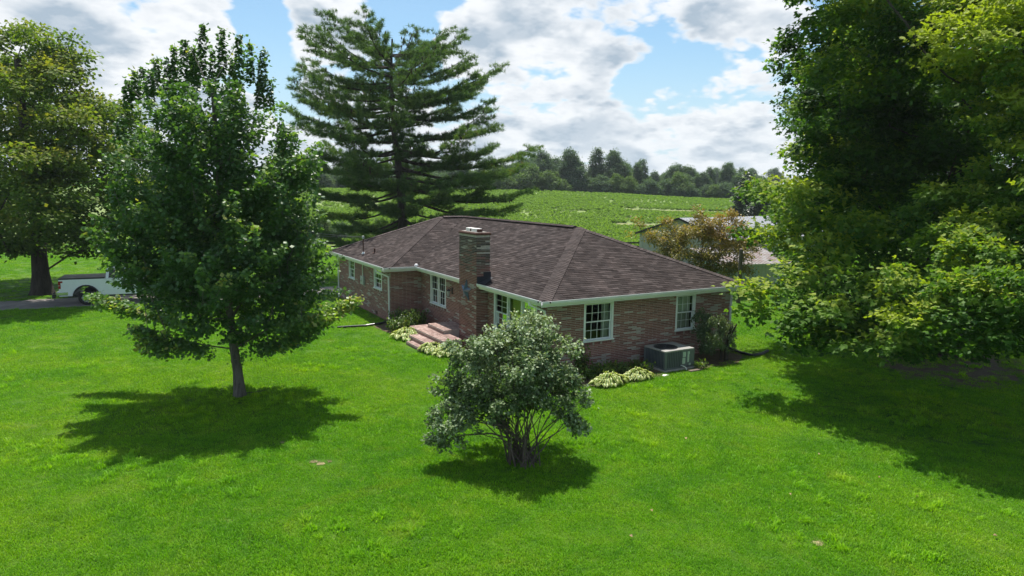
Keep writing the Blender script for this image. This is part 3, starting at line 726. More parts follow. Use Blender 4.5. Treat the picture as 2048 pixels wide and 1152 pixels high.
caps((D/2, D/2+0.4, RZ), RG1, 'ridge_vent', NF, NB, 0.15, 0.05); caps((HA[0]+0.25, HA[1], RZ), (RG1[0]-0.1, RG1[1], RZ), 'ridge_vent', NR_, NL, 0.15, 0.05)

# fascia, soffit and gutters
sb = MB()
for poly in ([(0, 0), (D, 0), (D, OV+.1), (0, OV+.1)], [(0, OV+.1), (OV+.1, OV+.1), (OV+.1, L1+OV+.1), (0, L1+OV+.1)], [(-DW, L1), (0, L1), (0, L1+OV+.1), (-DW, L1+OV+.1)],
             [(-DW, L1+OV+.1), (-DW+OV+.1, L1+OV+.1), (-DW+OV+.1, LL), (-DW, LL)], [(-DW+OV+.1, LL-OV-.1), (D, LL-OV-.1), (D, LL), (-DW+OV+.1, LL)], [(D-OV-.1, OV+.1), (D, OV+.1), (D, LL-OV-.1), (D-OV-.1, LL-OV-.1)]):
    sb.poly([(x, y, 2.54) for x, y in poly])
hbuild(sb, 'soffit', 'soffit')
def gutter(a, c, out, trim0=0.0, trim1=0.0):
    a, c, o = np.array(a, float), np.array(c, float), np.array(out, float); d = (c-a)/np.linalg.norm(c-a); a = a+d*trim0; c = c-d*trim1
    prof = [(0.0, -0.21), (0.0, -0.02), (0.012, -0.02), (0.014, -0.125), (0.075, -0.125), (0.105, -0.07), (0.108, -0.015), (0.096, -0.012), (0.096, 0.0), (0.122, 0.0), (0.122, -0.02), (0.116, -0.075), (0.085, -0.14), (0.025, -0.14), (0.02, -0.21)]
    b = MB(); n = len(prof); P = lambda q, h: tuple(h+o*q[0]+np.array((0, 0, HE+q[1])))
    b.v = [P(q, a) for q in prof]+[P(q, c) for q in prof]
    for i in range(n): b.f.append((i, (i+1) % n, n+(i+1) % n, n+i))
    b.f.append(tuple(range(n-1, -1, -1))); b.f.append(tuple(range(n, 2*n))); b.t = [.5]*len(b.f); b.m = [0]*len(b.f)
    return hbuild(b, 'gutter', 'gutter_white')
gutter((-0.12, 0, 0), (D+0.12, 0, 0), (0, -1, 0)); gutter((0, 4.87, 0), (0, 0, 0), (-1, 0, 0)); gutter((0, L1, 0), (0, 6.46, 0), (-1, 0, 0), 0.125)
gutter((-DW-0.12, L1, 0), (0, L1, 0), (0, -1, 0)); gutter((-DW, LL, 0), (-DW, L1, 0), (-1, 0, 0)); gutter((D, 0, 0), (D, LL, 0), (1, 0, 0)); gutter((D, LL, 0), (-DW, LL, 0), (0, 1, 0))
# splash guard in the valley
b = MB(); b.lathe((-0.03, L1-0.03, HE+0.02), [(0.0, 0.11), (0.05, 0.10), (0.085, 0.06), (0.10, 0.0)], 12); hbuild(b, 'splash_guard', 'gutter_white', smooth=True)
def downspout(pts):
    b = MB()
    for p, q in zip(pts[:-1], pts[1:]):
        p, q = np.array(p, float), np.array(q, float); d = q-p; l = np.linalg.norm(d); d /= l
        a = np.cross(d, (0, 0, 1.0)) if abs(d[2]) < 0.9 else np.cross(d, (1.0, 0, 0)); a /= np.linalg.norm(a); c = np.cross(d, a)
        b.obox((p+q)/2, a*0.04, c*0.032, d*(l/2+0.02))
    return hbuild(b, 'downspout', 'gutter_white', bevel=0.006)
downspout([(-DW-0.06, 12.75, HE-0.12), (-DW-0.06, 12.75, HE-0.28), (XWING-0.05, 12.10, HE-0.52), (XWING-0.05, 12.06, 0.10)])
downspout([(-DW-0.05, 21.0, HE-0.12), (XWING-0.06, 20.97, HE-0.4), (XWING-0.06, 20.95, -0.05)])
downspout([(-0.06, 0.85, HE-0.13), (-0.06, 0.85, HE-0.24), (XW-0.05, 0.50, HE-0.45), (XW-0.05, 0.47, 0.05)])
downspout([(9.2, -0.06, HE-0.12), (9.28, YW-0.06, HE-0.35), (9.28, YW-0.06, 0.1)])
# black tube standing in for the shadow line beside the chimney
b = MB(); b.tube([(XW-0.03, 6.56, 2.5), (XW-0.03, 6.56, 0.2)], 0.02, 6); hbuild(b, 'gap_shadow_strip', 'black_plastic')

# chimney
CX0, CX1, CY0, CY1, CZ = -0.12, 0.50, 4.87, 6.46, 4.74
cb_ = MB(); cb_.box((CX0+0.009, CY0+0.009, -0.3), (CX1-0.009, CY1-0.009, CZ-0.02))
chim = hbuild(cb_, 'chimney', 'mortar')
cbk = MB(); cbold = MB(); r = random.Random(5)
def chim_face(p0, al, ou, length):
    nrow = int((CZ-0.1+0.06)/COURSE); acc = accents(int(length/BRICK_L)+2, nrow, int(length*100))
    for row in range(nrow):
        za = -0.06+row*COURSE; off = (row % 2)*-BRICK_L/2; c = 0
        for c in range(int(length/BRICK_L)+2):
            a0, a1 = max(0, off+c*BRICK_L+.005), min(length, off+(c+1)*BRICK_L-.005)
            if a1-a0 < 0.03: continue
            p = np.array(p0)+np.array(al)*a0+np.array((0, 0, za)); t = r.uniform(.82, 1) if (row, c) in acc else min(.78, max(0, r.gauss(0.40, 0.18)))
            if za > 3.2 and r.random() < 0.10*(za-3.2): continue
            old = r.random() < (za-3.0)/1.2
            brick_geo(cbold if old else cbk, p, al, ou, a1-a0, COURSE-JOINT, t, 0.018)
chim_face((CX0+.009, CY1, 0), (0, -1, 0), (-1, 0, 0), CY1-CY0); chim_face((CX0, CY0+.009, 0), (1, 0, 0), (0, -1, 0), CX1-CX0)
chim_face((CX1, CY1-.009, 0), (-1, 0, 0), (0, 1, 0), CX1-CX0)
tag(cbk.build('brickwork', 'brick', chim), kind='stuff'); tag(cbold.build('weathered_brickwork', 'old_brick', chim), kind='stuff')
for o in list(chim.children): o.location = Vector((0, 0, 0))
b = MB(); b.box((CX0-0.03, CY0-0.03, CZ-0.07), (CX1+0.03, CY1+0.03, CZ)); b.box((CX0-0.01, CY0-0.01, CZ), (CX1+0.01, CY1+0.01, CZ+0.025)); b.build('crown', 'rust', chim, bevel=0.012)
b = MB(); b.box((CX0+0.06, CY0+0.15, CZ+0.025), (CX1-0.06, CY1-0.12, CZ+0.04)); b.build('mortar_wash', 'concrete', chim, bevel=0.01)
for (y, x, w) in ((5.93, 0.1, 0.36), (5.42, 0.12, 0.46)):
    b = MB(); b.box((x-0.09, y-w/2, CZ+0.04), (x+0.17, y+w/2, CZ+0.17)); b.build('cap_block', 'chalk_white', chim, bevel=0.015)
    b = MB(); b.box((x-0.07, y-w/2-0.11, CZ+0.04), (x+0.14, y-w/2-0.002, CZ+0.15)); b.build('cap_brick', 'rust', chim, bevel=0.01)
# stepped flashing
b = MB()
for (x0, x1, z1) in ((-0.10, 0.19, 3.03), (0.19, 0.52, 3.20)): b.box((x0, CY0-0.035, HE+max(0, x0)*SLOPE-0.02), (x1, CY0-0.012, z1))
q = [(-0.02, CY0-0.55, HE+0.022), (0.50, CY0-0.28, HE+0.5*SLOPE+0.024), (0.50, CY0-.02, HE+0.5*SLOPE+0.024), (-0.02, CY0-.02, HE+0.022)]; b.poly(q)
b.build('flashing', 'dark_metal', chim)

# roof mast, vent pipe and meter
def roofz(x): return HE+SLOPE*(x+DW)
b = MB(); b.tube([(-1.10, 16.44, 1.75), (-1.10, 16.44, 3.80)], 0.032, 8); mast = hbuild(b, 'service_mast', 'rust')
b = MB(); b.lathe((-1.10, 16.44, 3.80), [(0.0, 0.14), (0.06, 0.12), (0.075, 0.04), (0.06, -0.03), (0.0, -0.03)], 10); b.build('weatherhead', 'meter_grey', mast, smooth=True)
b = MB(); b.lathe((-1.10, 16.44, roofz(-1.10)), [(0.10, 0.0), (0.06, 0.09), (0.035, 0.11)], 10); b.build('roof_boot', 'white_paint', mast)
b = MB(); b.box((-1.22, 16.34, roofz(-1.30)), (-1.02, 16.54, roofz(-1.15)+0.012)); b.build('boot_flange', 'dark_metal', mast)
b = MB(); b.lathe((-0.81, 15.42, roofz(-0.81)), [(0.12, 0.0), (0.06, 0.05), (0.045, 0.06), (0.045, 0.24), (0.035, 0.24), (0.035, 0.1)], 10); hbuild(b, 'vent_pipe', 'rust')
b = MB(); b.box((XWING-0.13, 15.92, 1.36), (XWING-0.012, 16.42, 1.80)); mt = hbuild(b, 'meter_box', 'meter_grey', bevel=0.02)
b = MB(); b.lathe((XWING-0.13, 16.17, 1.60), [(0.085, 0.0), (0.08, -0.05), (0.0, -0.07)], 14, axis=0); b.build('meter_dial', 'lamp_glass', mt)
b = MB(); b.tube([(XWING-0.06, 16.17, 1.8), (XWING-0.06, 16.17, 2.55)], 0.03, 8); b.build('conduit', 'pvc', mt)
for (o) in (mt,): pass

# wall lantern
lan = empty('wall_lantern', (XW-0.02, 8.28, 1.95), 0, 'black carriage lantern on the brick wall between double window and chimney', 'lantern')
b = MB(); b.tube([(0.01, 0, -0.05), (-0.06, 0, 0.10), (-0.13, 0, 0.16), (-0.17, 0, 0.12)], 0.014, 6); b.box((-0.005, -0.05, -0.12), (0.012, 0.05, 0.16)); b.build('bracket', 'dark_metal', lan)
b = MB(); b.lathe((-0.17, 0, -0.08), [(0.0, 0.20), (0.03, 0.18), (0.10, 0.12), (0.095, 0.10), (0.0, 0.10)], 6); b.lathe((-0.17, 0, -0.08), [(0.0, -0.16), (0.055, -0.15), (0.06, -0.13), (0.0, -0.125)], 6)
for k in range(6): th = k*math.pi/3; b.tube([(-0.17+0.088*math.cos(th), 0.088*math.sin(th), 0.02), (-0.17+0.055*math.cos(th), 0.055*math.sin(th), -0.21)], 0.006, 4)
b.build('cage', 'dark_metal', lan)
b = MB(); b.lathe((-0.17, 0, -0.08), [(0.078, 0.10), (0.05, -0.125)], 6); b.build('glass', 'lamp_glass', lan)
# barn star on the chimney
star = empty('barn_star', (CX0-0.03, 5.74, 2.36), 0, 'blue grey metal barn star hung on the chimney face', 'wall star')
b = MB(); pts = []
for k in range(10):
    th = math.pi/2+k*math.pi/5+0.07; rr = 0.47 if k % 2 == 0 else 0.185; pts.append((0.0, rr*math.cos(th), rr*math.sin(th)))
for k in range(10): b.poly([(-0.14, 0, 0), pts[k], pts[(k+1) % 10]])
for k in range(10): p, q = pts[k], pts[(k+1) % 10]; b.poly([p, q, (0.02, q[1], q[2]), (0.02, p[1], p[2])])
b.build('star_face', 'star_metal', star)

# ------------------------------------------------------------------ front steps
steps = empty('front_steps', (-1.0, 7.0, 0), 0, 'pink brick front steps and landing beside the chimney', 'steps')
def pad(name, cx, cy, hx, hy, z0, z1, rot, seed):
    c, s = math.cos(rot), math.sin(rot); ax = np.array((c, s, 0)); ay = np.array((-s, c, 0)); b = MB()
    b.obox((cx+1.0, cy-7.0, (z0+z1)/2), ax*hx, ay*hy, (0, 0, (z1-z0)/2-0.004), 0.2)
    root = b.build(name, 'mortar', steps); pb = MB(); r = random.Random(seed)
    n = max(2, int(2*hx/0.105)); mrow = max(2, int(2*hy/0.21)); w = 2*hx/n; l = 2*hy/mrow
    for i in range(n):
        for j in range(mrow+1):
            y0 = max(-hy, -hy+j*l-(i % 2)*l/2); y1 = min(hy, -hy+(j+1)*l-(i % 2)*l/2)
            if y1-y0 < 0.03: continue
            cc = np.array((cx+1.0, cy-7.0, z1-0.02))+ax*(-hx+(i+0.5)*w)+ay*(y0+y1)/2
            pb.obox(cc, ax*(w/2-0.005), ay*((y1-y0)/2-0.005), (0, 0, 0.022+r.uniform(-.002, .002)), r.uniform(0, 1))
    for sgn in (-1, 1):                                # brick-on-edge risers
        k = int(2*hy/0.10)
        for j in range(k):
            cc = np.array((cx+1.0, cy-7.0, (z0+z1)/2-0.02))+ax*sgn*(hx+0.004)+ay*(-hy+(j+.5)*2*hy/k)
            pb.obox(cc, ax*0.012, ay*(hy/k-0.005), (0, 0, (z1-z0)/2-0.03), r.uniform(0, .6))
    tag(pb.build('pavers', 'paver', root), kind='stuff')
pad('landing', -0.22, 7.35, 0.60, 0.85, -0.02, 0.60, 0.0, 1)
pad('tread', -1.00, 7.05, 0.42, 1.75, -0.02, 0.44, 0.02, 2)
pad('tread', -1.58, 6.75, 0.30, 0.95, -0.02, 0.29, 0.02, 3)
pad('tread', -1.98, 6.55, 0.20, 0.70, -0.02, 0.13, 0.02, 4)

# ------------------------------------------------------------------ air conditioner
ac = empty('air_conditioner', (5.15, -0.62, 0), 0, 'grey packaged air conditioner with round top fan beside the brick wall', 'air conditioner')
ax0, ax1, ay0, ay1, az0, az1 = -0.70, 0.72, -0.55, 0.60, 0.10, 0.74
b = MB(); b.box((ax0-.05, ay0-.08, -0.02), (ax1+.05, ay1, 0.07)); b.build('pad', 'concrete', ac, bevel=0.01)
b = MB(); b.box((ax0+.02, ay0+.02, az0), (ax1-.02, ay1-.02, az1-0.02)); b.build('core', 'ac_dark', ac)
b = MB(); b.box((ax0, ay0, az1-0.03), (ax1, ay1, az1+0.03)); b.build('top_panel', 'ac_top', ac, bevel=0.02)
b = MB(); b.box((ax1-0.62, ay0-0.004, az0), (ax1+0.004, ay1+.004, az1-0.031)); side = b.build('service_panel', 'ac_grey', ac, bevel=0.008)
b = MB()
for (x, y) in ((ax0+.04, ay0+.04), (ax0+.04, ay1-.04)): b.box((x-.045, y-.045, az0-0.02), (x+.045, y+.045, az1-.031))
b.box((ax0, ay0, az0-.02), (ax1-.62, ay1, az0+0.03)); b.build('corner_post', 'ac_grey', ac)
b = MB()
n = 9
for k in range(n): x = ax0+0.10+(ax1-0.66-ax0-0.10)*k/(n-1); b.box((x-.012, ay0+.004, az0+.03), (x+.012, ay0+.022, az1-.03))
for k in range(13): y = ay0+0.10+(ay1-ay0-.2)*k/12; b.box((ax0+.004, y-.012, az0+.03), (ax0+.022, y+.012, az1-.03))
b.build('louvres', 'ac_grey', ac)
b = MB(); fc = (-0.18, 0.02, az1+0.03); b.lathe(fc, [(0.0, 0.004), (0.42, 0.004), (0.44, 0.0)], 28); fan = b.build('fan_opening', 'ac_dark', ac)
b = MB()
for rr in (0.1, 0.17, 0.24, 0.31, 0.38, 0.43): b.tube([(fc[0]+rr*math.cos(t), fc[1]+rr*math.sin(t), fc[2]+0.02) for t in np.linspace(0, 2*math.pi, 25)], 0.006, 4, caps=False)
for k in range(8): t = k*math.pi/8; b.tube([(fc[0]-.43*math.cos(t), fc[1]-.43*math.sin(t), fc[2]+0.012), (fc[0]+.43*math.cos(t), fc[1]+.43*math.sin(t), fc[2]+.012)], 0.005, 4)
b.build('fan_guard', 'black_plastic', fan)
for (x0, x1, z0, z1) in ((0.16, 0.29, 0.47, 0.66), (0.14, 0.27, 0.22, 0.44), (0.38, 0.48, 0.56, 0.66), (0.38, 0.46, 0.26, 0.55), (0.46, 0.55, 0.14, 0.22)):
    b = MB(); b.box((x0, ay0-0.008, z0), (x1, ay0-0.0045, z1)); b.build('sticker', 'sticker', side)
    b = MB()
    for q in range(int((z1-z0)/0.03)): b.box((x0+.012, ay0-0.0095, z0+.012+q*.03), (x1-.012-(q*37 % 5)*.006, ay0-.0082, z0+.02+q*.03))
    b.build('print_line', 'ac_grey', side)
b = MB(); b.tube([(0.10, ay0+.05, 0.17), (0.10, ay0-0.10, 0.17), (0.17, ay0-0.16, 0.12), (0.20, ay0-0.20, 0.0)], 0.018, 8); b.build('drain_pipe', 'pvc', ac, smooth=True)
b = MB(); b.box((5.30, -1.62, 0), (5.85, -1.46, 0.06)); tag(b.build('timber_offcut', 'wood_post', bevel=0.01), 'short dark timber offcut lying on the grass before the air conditioner', 'timber')
b = MB(); b.extr([(0, 0), (.22, .03), (.26, .16), (.1, .2), (-.02, .12)], 2, 0, 0.035); o = b.build('white_stone', 'chalk_white', bevel=0.01); o.location = (4.05, -1.62, 0.0); tag(o, 'flat white stone in the grass by the air conditioner', 'stone')
b = MB()
bed = [(0.5, -0.3), (1.2, -1.55), (2.4, -1.75), (3.6, -1.6), (4.4, -1.45), (5.9, -1.55), (6.6, -1.35), (7.8, -1.5), (8.7, -0.9), (9.5, -0.2), (9.35, .4), (5, .4), (1, .4)]
b.poly([(x, y, 0.012) for x, y in bed]); tag(b.build('mulch_bed', 'soil'), kind='structure')
b = MB(); b.poly([(x, y, 0.013) for x, y in [(-1.3, 11.9), (-2.3, 12.1), (-2.2, 10.6), (-1.9, 8.7), (-1.2, 6.2), (-1.4, 4.6), (-0.8, 2.2), (0.1, .6), (.4, .6), (.4, 12)]]); tag(b.build('mulch_bed', 'soil'), kind='structure')

rg_b = np.random.default_rng(3); cb0 = ground(1915, 735)
b = MB(); b.poly([(cb0[0]+(3.4+rg_b.uniform(-.9, .9))*math.cos(t), cb0[1]+(2.2+rg_b.uniform(-.7, .7))*math.sin(t), 0.011) for t in np.linspace(0, 2*math.pi, 33)[:-1]]); tag(b.build('bare_ground', 'soil'), kind='structure')
# black corrugated drain hoses
def hose(pts, label, rad=0.055):
    P = []
    for i in range(len(pts)-1):
        p, q = np.array(pts[i], float), np.array(pts[i+1], float); n = max(2, int(np.linalg.norm(q-p)/0.03))
        for k in range(n): P.append(p+(q-p)*k/n)
    for _ in range(6): P = [P[0]]+[(P[i-1]+P[i]+P[i+1])/3 for i in range(1, len(P)-1)]+[P[-1]]
    b = MB(); b.tube(P, [rad*(1.0 if i % 2 else 0.88) for i in range(len(P))], 8); return tag(b.build('drain_hose', 'black_plastic'), label, 'hose')
hose([(XWING-0.05, 12.06, 0.10), (-1.75, 11.75, 0.07), (-2.6, 11.55, 0.06), (-3.9, 11.75, 0.06)], 'black corrugated drain hose lying on the lawn before the brick wing')
hose([(9.28, YW-0.06, 0.10), (9.15, -0.45, 0.07), (9.25, -0.95, 0.06), (9.8, -0.95, 0.06), (10.45, -0.70, 0.06)], 'black drain hose curving out from under the weeping shrub', 0.06)

# ------------------------------------------------------------------ foliage machinery
def unit(a): return a/(np.linalg.norm(a, axis=-1, keepdims=True)+1e-9)
def kites(P, A, Nn, ln, wd, fold=0.18):
    """leaf kites: base P, axis A (unit), rough normal Nn; returns vertices and triangles"""
    A = unit(A); B = unit(np.cross(Nn, A)); Nn = np.cross(A, B); ln = ln[:, None]; wd = wd[:, None]
    v0 = P; v1 = P+A*ln*0.42+B*wd*0.5-Nn*ln*fold*0.5; v2 = P+A*ln-Nn*ln*fold; v3 = P+A*ln*0.42-B*wd*0.5-Nn*ln*fold*0.5
    v4 = P+A*ln*0.45+Nn*ln*0.02
    V = np.stack([v0, v1, v2, v3], 1).reshape(-1, 3); n = len(P); i = np.arange(n)*4
    F = np.stack([i, i+1, i+2, i, i+2, i+3], 1).reshape(-1, 3); return V, F
def leaf_cloud(C, Dr, per, spread, length, width, tint_c, rg, up=0.7, shoot=0.0, droop=0.25, tint_s=0.12, bright_top=0.0, tipgain=0.0, lobed=False):
    """leaves round cluster centres C with main direction Dr"""
    n = len(C)*per; idx = np.repeat(np.arange(len(C)), per)
    c = C[idx]; d = Dr[idx]
    off = rg.normal(size=(n, 3))*np.array(spread)
    fs = rg.uniform(-1, 0.15, size=(n, 1)); off = off*(1-0.45*(fs+1)*(shoot > 0)); P = c+off+d*(fs*shoot)
    tilt = unit(rg.normal(size=(len(C), 3))*np.array((1, 1, 0))+1e-6)[idx]*0.22
    out = unit(off*np.array((1, 1, 0.4))+d*0.25+rg.normal(size=(n, 3))*0.25)
    A = unit(out+np.array((0, 0, -droop)))
    N = unit(np.array((0, 0, up))+rg.normal(size=(n, 3))*0.38+d*0.15+tilt)
    s = rg.uniform(0.65, 1.25, n)
    if lobed:
        B = unit(np.cross(N, A)); c_, s_ = math.cos(R(52)), math.sin(R(52)); A = unit(A)
        V, F = kites(np.concatenate([P, P, P]), np.concatenate([A, A*c_+B*s_, A*c_-B*s_]), np.concatenate([N]*3), np.concatenate([length*s, length*s*.78, length*s*.78]), np.concatenate([width*s*.62]*3))
    else: V, F = kites(P, A, N, length*s, width*s)
    rel = off[:, 2]/(np.array(spread)[2]+1e-6)
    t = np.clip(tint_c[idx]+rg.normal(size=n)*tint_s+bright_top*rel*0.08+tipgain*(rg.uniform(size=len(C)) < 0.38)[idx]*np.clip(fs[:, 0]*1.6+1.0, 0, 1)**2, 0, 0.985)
    return V, F, np.repeat(np.tile(t, 3) if lobed else t, 2)
def skeleton(trunk, tips, r_tip=0.012, r_base=0.3, rg=None, power=0.44, sag=0.06, seg=5):
    """greedy branching: every tip grows from the nearest node already there"""
    nodes = [np.array(p, float) for p in trunk]; par = [-1]+list(range(len(trunk)-1))
    base = nodes[0]; ax = np.array(trunk[-1])-base; axl = ax/(np.linalg.norm(ax)+1e-9)
    plen = [0.0]
    for i in range(1, len(nodes)): plen.append(plen[-1]+np.linalg.norm(nodes[i]-nodes[i-1]))
    tips = np.asarray(tips); rel = tips-base; perp = np.linalg.norm(rel-np.outer(rel@axl, axl), axis=1)
    for j in np.argsort(perp):
        t = tips[j]; NA = np.array(nodes); dv = t-NA; dist = np.linalg.norm(dv, axis=1)
        cost = dist+0.28*np.array(plen)+np.maximum(0, NA[:, 2]-t[2]+0.15*dist)*1.1; cost[0] += 5
        k = int(np.argmin(cost)); a = nodes[k]; L_ = dist[k]; m = max(1, int(L_/0.8)); prev = k
        for q in range(1, m+1):
            f = q/m; p = a+(t-a)*f; p = p+np.array((0, 0, -sag*L_*math.sin(math.pi*f)*0.8))
            if q < m and rg is not None: p = p+rg.normal(size=3)*0.035*L_/m
            nodes.append(p); par.append(prev); plen.append(plen[prev]+L_/m); prev = len(nodes)-1
    cnt = np.zeros(len(nodes)); has = np.zeros(len(nodes), bool)
    for i in range(len(nodes)): 
        if par[i] >= 0: has[par[i]] = True
    cnt[~has] = 1
    for i in range(len(nodes)-1, -1, -1):
        if par[i] >= 0: cnt[par[i]] += cnt[i]
    rad = r_tip*np.power(np.maximum(cnt, 1), power); rad = np.minimum(rad, r_base)
    b = MB()
    nt_ = len(trunk)
    tr = [max(rad[i], r_base*(1-0.75*i/(nt_))) for i in range(nt_)]
    fl = [tr[0]*1.55, tr[0]*1.18]+tr[1:]; tp = [np.array(trunk[0])-np.array((0, 0, .15)), np.array(trunk[0])+(np.array(trunk[1])-np.array(trunk[0]))*0.22]+[np.array(p) for p in trunk[1:]]
    b.tube(tp, fl, 12)
    for i in range(nt_, len(nodes)):
        p = par[i]; r0 = rad[i]*1.12 if p >= nt_ else min(rad[i]*1.25, tr[p]); b.tube([nodes[p], nodes[i]], [max(r0, 0.006), max(rad[i], 0.005)], seg, caps=False)
    return b
def make_tree(name, base, trunk, tips, dirs, tint, cfg, bark, leaf, label, cat='tree', group=None, rg=rng, skel_n=320, r_base=0.3, r_tip=0.012, extra=None):
    root = empty(name, base, 0, label, cat, group); bs = np.array(base, float)
    sel = rg.permutation(len(tips))[:skel_n]
    sk = skeleton([np.array(p)-bs for p in trunk], np.asarray(tips)[sel]-bs, r_tip, r_base, rg, cfg.get('power', 0.44), cfg.get('sag', 0.06))
    sk.build('trunk', bark, root, smooth=True)
    V, F, t = leaf_cloud(np.asarray(tips)-bs, np.asarray(dirs), cfg['per'], cfg['spread'], cfg['len'], cfg['wid'], np.asarray(tint), rg, cfg.get('up', 0.7), cfg.get('shoot', 0.0), cfg.get('droop', 0.25), cfg.get('ts', 0.12), cfg.get('bt', 0), cfg.get('tg', 0.0), cfg.get('lobed', False))
    if extra is not None:
        V2, F2, t2 = extra; F = np.concatenate([F, F2+len(V)]); V = np.concatenate([V, V2-bs]); t = np.concatenate([t, t2])
    link('crown', arr_mesh('crown', V, F, t, [leaf]), root)
    return root
def lobes_tips(lobes, per_m2, rg, lower=0.35, shell=(0.62, 1.0)):
    """lobes: (centre, rx, ry, rz, tint); cluster centres spread over the lobes' outer shells"""
    T, Dd, tt = [], [], []
    cs_ = np.array([l[0] for l in lobes]); rs = np.array([[l[1], l[2], l[3]] for l in lobes])
    for i, (c, rx, ry, rz, tn) in enumerate(lobes):
        area = 4*math.pi*((rx*ry)**1.6/3+(rx*rz)**1.6/3+(ry*rz)**1.6/3)**(1/1.6); n = int(area*per_m2)
        d = unit(rg.normal(size=(n*2, 3))); keep = (d[:, 2] > -lower) | (rg.uniform(size=n*2) < 0.25); d = d[keep][:n]
        f = rg.uniform(*shell, size=(len(d), 1)); p = np.array(c)+d*f*np.array((rx, ry, rz))
        q = np.min(np.where(np.arange(len(lobes))[None] == i, 9, np.linalg.norm((p[:, None]-cs_[None])/rs[None], axis=2)), axis=1)
        k = (q > 0.62) | (rg.uniform(size=len(p)) < 0.12)
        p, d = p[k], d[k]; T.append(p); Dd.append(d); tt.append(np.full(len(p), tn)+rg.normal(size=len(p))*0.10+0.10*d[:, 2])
    return np.concatenate(T), unit(np.concatenate(Dd)), np.concatenate(tt)

def split_lobes(lobes, rg, k=4, f=0.52):
    out = []
    for (c, rx, ry, rz, tn) in lobes:
        d = unit(rg.normal(size=(k, 3))*np.array((1, 1, .8))+np.array((0, 0, .25)))
        for q in d: out.append((np.array(c)+q*np.array((rx, ry, rz))*0.60, rx*f*rg.uniform(.85, 1.2), ry*f*rg.uniform(.85, 1.2), rz*f*rg.uniform(.9, 1.3), tn+rg.normal()*.10+.10*q[2]))  # upper lobes tinted lighter, painting toplight into the leaves
    return out
